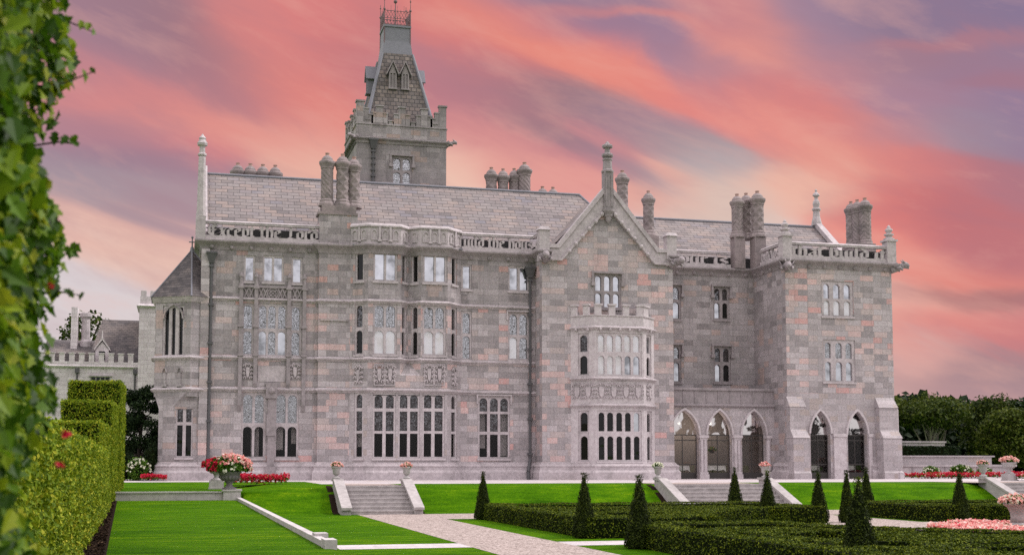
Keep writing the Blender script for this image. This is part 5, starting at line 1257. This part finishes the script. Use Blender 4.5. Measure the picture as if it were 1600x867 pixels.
def flower_bed(name, outline, z, h, label, mats, dens, grp='flower beds of the terrace', bs=.05, leafd=60, soil=True):
    """low bedding inside a convex plan outline"""
    t = thing(name, label, 'flower bed', (sum(p[0] for p in outline)/len(outline), sum(p[1] for p in outline)/len(outline), z), grp)
    xa, xb = min(p[0] for p in outline), max(p[0] for p in outline); ya, yb = min(p[1] for p in outline), max(p[1] for p in outline)
    def inside(n):
        P = np.stack([RNG.uniform(xa, xb, n), RNG.uniform(ya, yb, n)], 1); ok = np.ones(n, bool)
        for (a, b) in zip(outline, outline[1:]+outline[:1]): ok &= ((b[0]-a[0])*(P[:, 1]-a[1])-(b[1]-a[1])*(P[:, 0]-a[0])) > 0
        return P[ok]
    A = (xb-xa)*(yb-ya)
    q = inside(int(A*leafd)); hh = h*(.55+.3*RNG.random(len(q)))+.06*np.sin(q[:, 0]*1.7); hh *= RNG.random(len(q))**.35
    foliage('foliage', [(*leaf_arrays(np.column_stack([q, z+hh]), np.tile((0, -.4, 1.), (len(q), 1)), .075, .9, .6), 'leaf_bed')], t)
    sets = []
    for m, k in mats:
        q = inside(int(A*dens*k)); hh = h*(.72+.30*RNG.random(len(q)))+.07*np.sin(q[:, 0]*1.7+q[:, 1]); hh *= RNG.random(len(q))**.22
        sets.append((*bloom_arrays(np.column_stack([q, z+hh]), bs, 4), m))
    foliage('blossoms', sets, t)
    m_ = MB(); m_.poly([(x, y, z+.012) for x, y in outline]); m_.build('soil', 'soil', t)
    return t
flower_bed('flower_bed', R4(-2.3, -.75, -2.2, -1.0), 0, .38, 'small patch of crimson flowers at the foot of the turret', [('pet_red', 1)], 150)
zb_ = float(ground_z(np.array(4.), np.array(-15.)))
flower_bed('flower_bed', [(2.3, -16.2), (5.55, -16.2), (5.75, -15.3), (5.4, -14.3), (2.4, -14.3)], zb_, .62, 'mound of bright crimson flowers beside the corner urn on the grass', [('pet_red', 1)], 150)
flower_bed('flower_bed', [(51.2, -3.6), (58.3, -3.6), (58.3, -1.6), (51.2, -1.6)], 0, .42, 'long border of red flowers below the long stone wall on the right', [('pet_red', .9), ('pet_pink', .08)], 130)
flower_bed('flower_bed', [(58.9, -4.2), (60.6, -4.2), (60.8, -2.2), (58.9, -2.2)], 0, .5, 'short clump of red flowers between the last vase and the pedestal urn', [('pet_red', .95)], 130)
flower_bed('flower_bed', [(51.4, -15.4), (56, -16.4), (58, -13.2), (51.6, -13.2)], 0, .55, 'red flowers running out of the right edge beside the pedestal urn', [('pet_red', .9), ('pet_pink', .1)], 80)
flower_bed('flower_bed', [(CC[0]+3.15*math.cos(a), CC[1]+.4+3.15*math.sin(a)) for a in ang[::3]], ZL+.02, .30, 'round bed of pink and rose flowers about the large bell-shaped urn', [('pet_mixpink', .9), ('pet_pink', .7)], 110, bs=.055)

# ---- shrubs against the house and along the right wall
def shrub(name, c, r, label, mat, n, size=.07, blooms=None, cat='shrub', group=None, lump=5):
    t = thing(name, label, cat, (c[0], c[1], c[2]), group)
    sets = []; core = MB()
    for i in range(lump):
        o_ = np.array((random.uniform(-.45, .45)*r[0], random.uniform(-.45, .45)*r[1], r[2]*random.uniform(.35, .65))); s = random.uniform(.5, .72)
        if i == 0: o_ = np.array((0, 0, r[2]*.5)); s = .7
        P, d = dome(np.array(c)+o_, r[0]*s, r[1]*s, r[2]*s*.8, n//lump, -.9, .78); P[:, 2] = np.maximum(P[:, 2], c[2]+.02)
        sets.append((*leaf_arrays(P, d, size, .8, .55), mat))
        core.ball(np.array(c)+o_, .78, 10, 7, (r[0]*s, r[1]*s, r[2]*s*.75))
    foliage('foliage', sets, t, core)
    if blooms:
        P, d = dome((c[0], c[1], c[2]+r[2]*.55), r[0]*.95, r[1]*.95, r[2]*.55, blooms[1], -.2, .9); foliage('blossoms', [(*bloom_arrays(P, .06), blooms[0])], t)
    m_ = MB(); m_.tube((c[0], c[1], c[2]-.03), (c[0], c[1], c[2]+r[2]*.5), .05); m_.build('stem', 'bark_dark', t)
    return t
shrub('clipped_bush', (-3.35, .6, 0), (.85, .8, 1.75), 'dark rounded bush beside the tall stepped hedge', 'leaf_dark', 2600, .07)
shrub('clipped_bush', (-1.65, .9, 0), (.75, .7, 2.1), 'dark upright bush against the base of the turret', 'leaf_dark', 2400, .07)
shrub('hydrangea', (-2.45, -.3, 0), (.8, .6, 1.3), 'leafy shrub with cream flowers below the turret', 'leaf_bed', 1700, .07, ('pet_white', 60))
for (x, w, h, lb) in ((54.3, .9, .8, 'low green shrub at the left end of the long red border'), (56.9, 1.0, .95, 'rounded green shrub in the middle of the long red border'), (58.9, .7, .7, 'pale green shrub at the right end of the long red border')):
    shrub('border_shrub', (x, -.7, 0), (w, .7, h), lb, 'leaf_bed', 1200, .08, ('pet_white', 25))

# ---- trees
def tree(name, base, h, cr, label, mat='leaf_tree', trunk='bark', n=4200, size=.24, lean=0., bare=.45, group=None, clumps=34, low=.3):
    t = thing(name, label, 'tree', base, group)
    b = Vector(base); w = MB(); top = b+Vector((lean, random.uniform(-.3, .3), h*.72))
    pts = [b-_z*.1]; rad = [h*.028]
    for i in range(1, 6):
        f = i/5; pts.append(b.lerp(top, f)+Vector((random.uniform(-.12, .12), random.uniform(-.12, .12), 0))*h*.09); rad.append(h*.028*(1-.75*f))
    w.path(pts, rad, 8); sets = []; cents = []
    for i in range(clumps):
        a = i*2.4+random.uniform(-.5, .5); f = (i+.5)/clumps; zz = h*(low+(.94-low)*f)
        env = math.sin(math.pi*min(1, .14+.86*(zz/h-low)/(1-low)*.93+.06))**.6
        rr = cr*env*random.uniform(.45, 1.0)
        c_ = b+Vector((lean*f+rr*math.cos(a), rr*math.sin(a), zz)); cents.append(c_)
        if i % 2 == 0:
            s0 = pts[min(4, 1+int(f*4))]; mid = s0.lerp(c_, .5)+Vector((random.uniform(-.2, .2), random.uniform(-.2, .2), .25)); w.path([s0, mid, c_], [h*.012, h*.008, h*.003], 6)
    per = n//clumps
    for c_ in cents:
        s = cr*random.uniform(.26, .42); d = nrm(RNG.normal(0, 1, (per, 3))); k = RNG.random(per)**.4
        P = np.array(c_)+d*k[:, None]*s*np.array((1.15, 1.15, .75)); sets.append((*leaf_arrays(P, d+np.array((0, 0, .5)), size, .7, .6), mat))
    w.build('trunk', trunk, t); foliage('crown', sets, t)
    return t
TR = 'trees of the wood beyond the right wall'
spec = [(72, 40, 10.6, 3.6, 'leaf_tree', 'tree with a pale slender trunk nearest the right corner of the mansion'), (77.5, 46, 11.0, 3.8, 'leaf_tree_b', 'tree with leaning pale trunk second from the mansion corner'),
        (81.5, 42, 10.7, 3.6, 'leaf_tree', 'tree whose pale forked branches show above the dark hedge'), (87, 48, 11.6, 4.0, 'leaf_tree_b', 'tree with a rounded lighter crown above the end of the long wall'),
        (90.5, 40, 10.2, 4.0, 'leaf_tree_b', 'bushy pale green tree standing before the dark wood'), (95.5, 50, 12.0, 4.4, 'leaf_tree', 'tall dark tree in the middle of the wood at the right'),
        (99, 40, 10.6, 4.2, 'leaf_tree_b', 'pale crowned tree near the right edge, bare twigs in its crown'), (104, 46, 11.8, 4.6, 'leaf_tree', 'dark tree at the far right edge of the photo'),
        (101, 32, 8.0, 4.0, 'leaf_dark', 'low dark tree behind the pedestal urn at the far right'), (93, 30, 5.6, 3.2, 'leaf_dark', 'low spreading dark tree at the right end of the long wall'), (109, 38, 10.5, 4.5, 'leaf_tree', 'shadowed tree at the very edge behind the others')]
for i, (x, y, h, cr, mt, lb) in enumerate(spec):
    tree('woodland_tree', (x, y, 0), h*(.80 if i < 4 else .765)*random.uniform(.93, 1.05), cr*(1.0 if i < 4 else .8), lb, mt, 'bark', 4200 if i < 4 else 6500, .19, random.uniform(-1.2, 1.2), .4, TR, 30 if i < 4 else 40, .70 if i < 4 else .2)
m_ = MB()
core = MB(); Pk = []
wx = RNG.uniform(62, 150, 15000); wy = 62+RNG.normal(0, 4, 15000)+ (wx-60)*.05; top_ = 8.9+.8*np.sin(wx*.35)+.9*np.sin(wx*.83+1)
wz = top_*RNG.random(15000)**.55
v_, f_ = leaf_arrays(np.stack([wx, wy, wz], 1), np.tile((0, -.5, .6), (15000, 1)), .55, .7, .7)
core.hexa([(60, 66, 0), (155, 71, 0), (155, 76, 0), (60, 71, 0)], [(60, 66, 7.6), (155, 71, 7.6), (155, 76, 7.6), (60, 71, 7.6)])
wd = foliage('woodland', [(v_, f_, 'leaf_dark')], None, core); wd['kind'] = 'stuff'; tag(wd, 'dense dark wood closing the view behind the separate trees on the right', 'woodland')
t = thing('dark_tree', 'dark glossy evergreen tree between the far wing and the turret', 'tree', (-2.9, 4.2, 0))
sets = []; w = MB(); w.path([(-2.7, 4.2, -.05), (-2.6, 4.2, 2.0), (-2.4, 4.2, 4.8)], [.16, .12, .04])
for i in range(30):
    zz = random.uniform(1.8, 6.0); rr = (1.65 if zz < 4.4 else 1.1)*random.random()**.5; a = random.uniform(0, 6.28); c_ = np.array((-2.35+rr*math.cos(a)-.08*(6-zz), 4.2+rr*math.sin(a), zz)); d = nrm(RNG.normal(0, 1, (420, 3)))
    sets.append((*leaf_arrays(c_+d*(RNG.random(420)**.4)[:, None]*np.array((.72, .72, .46)), d, .10, .8, .5), 'leaf_dark')); w.path([(-2.6, 4.2, max(1.4, zz-1)), tuple(c_)], [.05, .015])
w.build('trunk', 'bark_dark', t); foliage('crown', sets, t)
tree('garden_tree', (-9.6, 48, 0), 16.9, 2.7, 'thin-leaved tree rising behind the roof of the far wing', 'leaf_tree', 'bark_dark', 1500, .20, 0, .5, None, 30, .6)

# ---- tall leafy hedge close to the camera, clipped hedge and its stepped end
def big_leaf(P, Nn, size):
    n = len(P); nv = nrm(Nn+RNG.normal(0, .55, (n, 3))); dn = np.array((0, 0, -1.))+RNG.normal(0, .55, (n, 3))
    t = nrm(dn-(dn*nv).sum(1)[:, None]*nv); b = np.cross(nv, t); s = (size*RNG.uniform(.55, 1.3, n))[:, None]
    out = [(0, -.5, 0), (.30, -.30, .10), (.22, -.10, .07), (.42, .05, .14), (.24, .22, .06), (.0, .62, -.05), (-.24, .22, .06), (-.42, .05, .14), (-.22, -.10, .07), (-.30, -.30, .10), (0, .05, -.02)]
    v = np.stack([P+b*s*a+t*s*c+nv*s*d for a, c, d in out], 1).reshape(-1, 3)
    base = np.arange(n)*11; tri = []
    for i in range(10): tri.append(np.stack([base+10, base+i, base+(i+1) % 10], 1))
    return v, np.concatenate(tri)
nh = thing('leafy_hedge', 'tall broad-leaved green hedge with a few red blooms filling the left edge', 'hedge', (-1.6, -80, ZN))
def jx(z, y): return -.452+.035*np.clip(z-2.3, 0, 1)+.015*np.sin(z*2.1+y)+.035*np.sin(z*5.7+1.3+2*y)+.035*np.sin(z*11.3+.4)
n = 15000; y = RNG.uniform(-80.9, -79.5, n); z = ZN+4.6*RNG.random(n); dep = np.abs(RNG.normal(0, .13, n))-.03; x = jx(z, y)-dep
S1 = big_leaf(np.stack([x, y, z], 1), np.tile((.75, -.5, .45), (n, 1)), .055)
n = 13000; y = -80.9+np.abs(RNG.normal(0, .14, n)); z = ZN+4.6*RNG.random(n); x = RNG.uniform(-1.7, -.38, n)
S2 = big_leaf(np.stack([x, y, z], 1), np.tile((.3, -.9, .5), (n, 1)), .058)
core = MB(); core.box(-2.4, -.66, -80.62, -79.4, ZN, 3.75)
foliage('foliage', [(*S1, 'leaf_near'), (*S2, 'leaf_near')], nh, core)
tg = MB(); TP_ = []
for (px, py, d_, ln) in ((108, 35, 4.2, .08), (100, 130, 4.1, .09), (92, 222, 4.2, .05), (92, 405, 4.2, .06), (90, 455, 4.2, .07), (88, 395, 4.1, .05)):
    p = CAM+ray(px, py)*d_; a = p+Vector((-.16, .02, -.03)); e = p+Vector((ln, .0, random.uniform(-.05, .06))); tg.path([a, p, e], [.005, .003, .0015], 5)
    for k in range(4): q = p.lerp(e, k/3); TP_.append((q.x, q.y, q.z))
tg.build('twigs', 'bark_dark', nh)
TP_ = np.array(TP_); foliage('outer_leaves', [(*big_leaf(TP_+RNG.normal(0, .008, TP_.shape), np.tile((.2, -1, .3), (len(TP_), 1)), .038), 'leaf_near')], nh)
bl = []
for (px, py, d_) in ((95, 677, 3.2), (84, 724, 3.2), (70, 452, 3.6)):
    p = CAM+ray(px, py)*d_; bl.append((p.x+.02, p.y-.06, p.z))
foliage('blossoms', [(*bloom_arrays(np.array(bl), .010, 9), 'pet_red')], nh)
# clipped hedge running down the lawn
def xface(y): return np.interp(y, [-78, -60, -22], [-1.05, -1.72, -2.95])
ch = thing('clipped_hedge', 'long clipped green hedge along the left side of the lawn', 'hedge', (-2.6, -50, ZN))
n = 70000; y = -34-42*RNG.random(n)**1.0; h_ = 2.15; u = RNG.random(n); z = ZN+.03+u*h_
x = xface(y)-.10*u+.0; P = np.stack([x, y, z], 1); P += wob(P, .035, 1.4)+RNG.normal(0, .03, P.shape)
S1 = leaf_arrays(P, np.tile((1., -.1, .25), (n, 1)), .034, .8, .62)
n = 14000; y = -34-42*RNG.random(n); x = xface(y)-.1-RNG.random(n)*1.6; P = np.stack([x, y, np.full(n, ZN+h_)], 1); P += wob(P, .05, 1.4)+RNG.normal(0, .03, P.shape)
S2 = leaf_arrays(P, np.tile((0, 0, 1.), (n, 1)), .055, .65, .6)
n = 3000; P = np.stack([-1.15-RNG.random(n)*1.6, np.full(n, -76.)+RNG.normal(0, .03, n), ZN+RNG.random(n)*h_], 1); S3 = leaf_arrays(P, np.tile((0, -1, .2), (n, 1)), .055, .6, .6)
core = MB(); core.hexa([(-2.9, -75.9, ZN), (-1.2, -75.9, ZN), (-2.66, -34, ZN), (-4.5, -34, ZN)], [(-2.9, -75.9, ZN+h_-.07), (-1.32, -75.9, ZN+h_-.07), (-2.78, -34, ZN+h_-.07), (-4.5, -34, ZN+h_-.07)])
foliage('foliage', [(*S1, 'leaf_hedge'), (*S2, 'leaf_hedge'), (*S3, 'leaf_hedge')], ch, core)
m_ = MB()
for i in range(24): yy = -75+i*1.7; xx = float(xface(yy))-.5; m_.tube((xx, yy, ZN-.05), (xx, yy, ZN+.6), .05)
m_.build('stems', 'bark_dark', ch)
sh = thing('stepped_hedge', 'hedge end clipped into three rising steps before the far wing', 'hedge', (-3.8, -24, ZN))
for (x0, x1, y0, y1, z1) in ((-4.62, -2.92, -34.0, -26.6, 2.66), (-4.95, -2.86, -26.5, -20.6, 3.78), (-5.15, -2.78, -20.5, -15.5, 5.02)):
    P, Nn = box_surface(x0, x1, y0, y1, ZN if y0 < -22 else -.3, z1, 460); P += wob(P, .02, 1.7)+RNG.normal(0, .028, P.shape)
    core = MB(); core.box(x0+.09, x1-.09, y0+.09, y1-.09, ZN, z1-.09)
    foliage('tier', [(*leaf_arrays(P, Nn, .045, .7, .6), 'leaf_hedge')], sh, core)

# ---- long stone wall with a dark hedge behind, right of the mansion
lw = thing('terrace_wall', 'long pale stone wall in two stepped tiers to the right of the mansion', 'wall', (59, 5, 0))
m_ = MB(); m_.box(51, 64.5, 3.6, 5.6, 0, .86); m_.box(50.9, 64.8, 3.45, 5.7, .861, 1.02); m_.build('lower_tier', 'stone_pale', lw)
m_ = MB(); m_.box(51, 63.6, 5.0, 6.6, .9, 1.62); m_.box(50.9, 63.8, 4.85, 6.7, 1.621, 1.74); m_.build('upper_tier', 'stone_pale', lw)
m_ = MB()
for i in range(5): m_.box(52.5+i*2.9, 52.62+i*2.9, 3.56, 3.61, 0, .86)
m_.build('joint', 'trim_dark', lw)
hedge_run('long_hedge', [[(50.8, 12), (64.2, 12)]], 1.6, 2.55, 0, 'long black-green hedge showing above the pale stone wall on the right', 'hedge', 'leaf_dark', .09, 110)
m_ = MB(); m_.box(52, 66, 15, 16.2, 0, 2.95); m_.box(51.9, 66.1, 14.9, 16.3, 2.951, 3.1)
tag(m_.build('boundary_wall', 'stone_pale'), 'pale stone wall top just seen above the long dark hedge', 'wall')
xq = onY(1408, 745, -4.3)[0]; m_ = MB(); m_.box(xq-.14, xq+.14, -4.45, -4.15, 0, .42); m_.lathe((xq, -4.3, .42), [(.19, 0), (.19, .05), (.08, .14), (.02, .16)], 8)
tag(m_.build('stone_post', 'trim_pale'), 'short stone post at the right corner of the mansion', 'post')

# ---- far wing of the house on the left
fw = thing('far_wing', 'pale stone wing with battlements, slate roof and square tower behind the hedge', 'building', (-6, 30, 0))
FY = 26.0
def fx(x, y=600): return onY(x, y, FY)[0]
def fz_(y, x=160): return onY(x, y, FY)[1]
m_ = MB(); F = Facet((fx(60), FY), (fx(216), FY)); z1 = fz_(572)
op = [(fx(141)-fx(60), fx(172)-fx(60), fz_(612), fz_(589))]
F.wall(m_, 0, F.L, 0, z1, op, .4); m_.box(fx(60), fx(216), FY+.01, FY+9, 0, .1); m_.poly([(fx(60), FY+9, 0), (fx(60), FY+9, z1), (fx(60), FY, z1), (fx(60), FY, 0)])
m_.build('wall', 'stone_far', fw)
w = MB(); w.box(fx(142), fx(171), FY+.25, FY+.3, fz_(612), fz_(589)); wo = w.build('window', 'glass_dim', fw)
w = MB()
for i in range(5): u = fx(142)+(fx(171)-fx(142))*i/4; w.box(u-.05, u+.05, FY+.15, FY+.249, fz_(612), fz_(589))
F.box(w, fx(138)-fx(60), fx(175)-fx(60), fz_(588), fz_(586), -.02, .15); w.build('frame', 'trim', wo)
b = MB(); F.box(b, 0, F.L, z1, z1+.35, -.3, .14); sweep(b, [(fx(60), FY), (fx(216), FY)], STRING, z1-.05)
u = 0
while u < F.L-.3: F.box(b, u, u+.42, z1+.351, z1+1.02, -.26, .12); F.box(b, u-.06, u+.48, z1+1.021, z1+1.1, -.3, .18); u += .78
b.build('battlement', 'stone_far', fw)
r = MB(); zr0, zr1 = z1+.1, fz_(513)+1.2
xr0, xr1 = fx(133), fx(215)
r.poly([(xr0, FY+.6, zr0), (xr1, FY+.6, zr0), (xr1, FY+4.2, zr1), (xr0+1.0, FY+4.2, zr1)]); r.poly([(xr0, FY+.6, zr0), (xr0+1.0, FY+4.2, zr1), (xr0, FY+7.8, zr0)]); r.poly([(xr1, FY+7.8, zr0), (xr0, FY+7.8, zr0), (xr0+1.0, FY+4.2, zr1), (xr1, FY+4.2, zr1)])
r.build('roof', 'slate_dark', fw)
r = MB(); r.poly([(fx(60), FY+3, fz_(548)), (xr0+.4, FY+3, fz_(548)), (xr0+.4, FY+6, fz_(522)), (fx(60), FY+6, fz_(522))]); r.poly([(fx(60), FY+3, z1-1), (xr0+.4, FY+3, z1-1), (xr0+.4, FY+3, fz_(548)), (fx(60), FY+3, fz_(548))]); r.build('roof', 'slate_dark', fw)
d = MB(); dx0, dx1 = fx(147), fx(168); FD = Facet((dx0, FY+.55), (dx1, FY+.55))
zb0, zb1 = z1+.3, fz_(545)
FD.wall(d, 0, FD.L, zb0, zb1, [(.28, FD.L-.28, zb0+.25, zb1-.15)], .2); d.poly([FD.pt(0, zb1), FD.pt(FD.L, zb1), FD.pt(FD.L/2, fz_(533))])
d.box(dx0, dx0+.1, FY+.56, FY+3, zb0, zb1); d.box(dx1-.1, dx1, FY+.56, FY+3, zb0, zb1)
for s in (0, 1):
    e = (-.1, zb1-.1) if s == 0 else (FD.L+.1, zb1-.1); k_ = (FD.L/2, fz_(532)+.1)
    d.hexa([FD.pt(e[0], e[1], .12), FD.pt(k_[0], k_[1], .12), FD.pt(k_[0], k_[1], -2.2), FD.pt(e[0], e[1], -2.2)], [FD.pt(e[0], e[1]+.2, .12), FD.pt(k_[0], k_[1]+.2, .12), FD.pt(k_[0], k_[1]+.2, -2.2), FD.pt(e[0], e[1]+.2, -2.2)])
d.tube(FD.pt(FD.L/2, k_[1], 0), FD.pt(FD.L/2, k_[1]+.8, 0), .08, .03)
do = d.build('dormer', 'stone_far', fw)
w = MB(); w.poly([FD.pt(.28, zb0+.25, -.15), FD.pt(FD.L-.28, zb0+.25, -.15), FD.pt(FD.L-.28, zb1-.15, -.15), FD.pt(.28, zb1-.15, -.15)]); w.build('window', 'glass_dim', do)
tq = MB(); tx0, tx1 = fx(215.5), fx(252); zt = fz_(478)
FTq = Facet((tx0, FY-.8), (tx1, FY-.8)); FTq.wall(tq, 0, FTq.L, 0, zt); tq.poly([(tx0, FY+4, 0), (tx0, FY+4, zt), (tx0, FY-.8, zt), (tx0, FY-.8, 0)][::-1]); sweep(tq, [(tx0, FY+4), (tx0, FY-.8), (tx1, FY-.8)], STRING, zt)
tq.box(tx0+.05, tx1, FY-.75, FY+3.6, zt, fz_(468)+.3)
for i in range(3): tq.box(tx0+.1+i*.75, tx0+.55+i*.75, FY-.74, FY-.3, fz_(468)+.301, fz_(462)+.45)
tq.build('tower', 'stone_far', fw)
c = MB(); c.box(fx(102), fx(112), FY+4, FY+5.4, z1, fz_(487)+.8); c.build('chimney', 'stone_far', fw)
c = MB(); p = (fx(125), FY+5, fz_(530)); c.lathe(p, [(.55, -1), (.5, .2), (.36, .4), (.34, 2.2), (.5, 2.4), (.48, 2.7), (.3, 2.75)], 10); c.build('chimney', 'trim', fw)
for x in (120, 210.5):
    c = MB(); c.tube((fx(x), FY-.1, 0), (fx(x), FY-.1, z1-.6), .07); c.box(fx(x)-.16, fx(x)+.16, FY-.26, FY, z1-.6, z1-.25); c.build('downpipe', 'pipe', fw)

# ---- dining tables under the arches
def table(x, y, w, label):
    t = thing('dining_table', label, 'table', (x, y, .22), 'dining tables under the arches')
    m = MB(); m.lathe((x, y, .22), [(.28, 0), (.28, .03), (.05, .06), (.05, .70)], 10); m.build('pedestal', 'bronze', t)
    m = MB(); m.box(x-w, x+w, y-.45, y+.45, .92, .95); m.build('tabletop', 'bark_dark', t)
    c = MB(); n = 20; top = [(x-w-.03, y-.48), (x+w+.03, y-.48), (x+w+.03, y+.48), (x-w-.03, y+.48)]
    ring = []
    for k in range(4):
        a, b = top[k], top[(k+1) % 4]
        for i in range(n//2): f = i/(n/2); ring.append((a[0]+(b[0]-a[0])*f, a[1]+(b[1]-a[1])*f, i))
    N_ = len(ring); vs = [(q[0], q[1], .956) for q in ring]+[(q[0]+(q[0]-x)*.06, q[1]+(q[1]-y)*.10+.02*math.sin(i*2.1), .956-.34-(.14 if q[2] == 0 else .03*math.sin(i*1.3))) for i, q in enumerate(ring)]
    c.add(vs, [tuple(range(N_))]+[(i, N_+i, N_+(i+1) % N_, (i+1) % N_) for i in range(N_)])
    tag(c.build('tablecloth', 'cloth'), label.replace('dining table', 'cloth draped over the dining table').replace('small ', 'white '), 'tablecloth', 'white tablecloths under the arches')
    return t
table(34.55, .75, .75, 'small dining table seen through the left arch of three')
table(37.35, .75, .75, 'small dining table seen through the middle arch of three')
table(44.3, -1.2+.6, .55, 'small dining table seen through the left arch of the wing')
table(47.2, -.6, .55, 'small dining table seen through the right arch of the wing')
for (x, y, lb) in ((44.75, .5, 'green potted plant behind the left arch of the wing'), (46.9, .6, 'green potted plant behind the right arch of the wing')):
    t = thing('potted_plant', lb, 'plant', (x, y, .22), 'potted plants under the arches')
    m = MB(); m.lathe((x, y, .22), [(.16, 0), (.24, .45), (.26, .47), (.2, .46)], 12); m.build('pot', 'trim_dark', t)
    P, d = dome((x, y, 1.1), .35, .35, .5, 260, -.6, .3); foliage('foliage', [(*leaf_arrays(P, d, .09, .6, .4), 'leaf_bed')], t)
t = thing('hanging_basket', 'basket of orange flowers hanging inside the middle arch of three', 'hanging basket', (37.5, 1.2, 2.0))
m = MB(); m.ball((37.5, 1.2, 2.0), .22, 10, 6, (1, 1, .7)); m.tube((37.5, 1.2, 2.1), (37.5, 1.2, 5.0), .012); m.build('basket', 'bark_dark', t)
P, d = dome((37.5, 1.2, 2.1), .34, .34, .24, 160, -.4, .4); foliage('foliage', [(*leaf_arrays(P, d, .07, .7, .5), 'leaf_bed'), (*bloom_arrays(P[:14], .05), 'pet_mixpink')], t)

for (x, lb) in ((34.9, 'lit round lamp hanging in the left arch of three'), (37.35, 'lit round lamp hanging in the middle arch of three')):
    t = thing('pendant_lamp', lb, 'lamp', (x, 1.1, 4.0), 'pendant lamps under the arches')
    m = MB(); m.ball((x, 1.1, 4.0), .10, 12, 8); m.build('globe', 'lamp_glow', t, True)
    m = MB(); m.tube((x, 1.1, 4.09), (x, 1.1, 5.0), .012); m.build('cord', 'iron', t)
    pl_ = bpy.data.lights.new('lamp_light', 'POINT'); pl_.energy = 55; pl_.color = (1, .86, .72); pl_.shadow_soft_size = .12
    po = bpy.data.objects.new('lamp_light', pl_); po.location = (0, -.22, -.1); C.objects.link(po); po.parent = t

n = 5200; yl = RNG.uniform(-66, -22.6, n); xe = np.interp(yl, [-60, -22.5], [-1.25, -2.78]); xl = xe-.06-np.abs(RNG.normal(0, .28, n))
lf = foliage('leaf_litter', [(*leaf_arrays(np.stack([xl, yl, ZN+.02+.03*RNG.random(n)], 1), np.tile((0, 0, 1.), (n, 1)), .035, .5, .6), 'litter')])
lf['kind'] = 'stuff'; tag(lf, 'dry brown leaf litter on the dark soil strip below the clipped hedge', 'leaf litter')
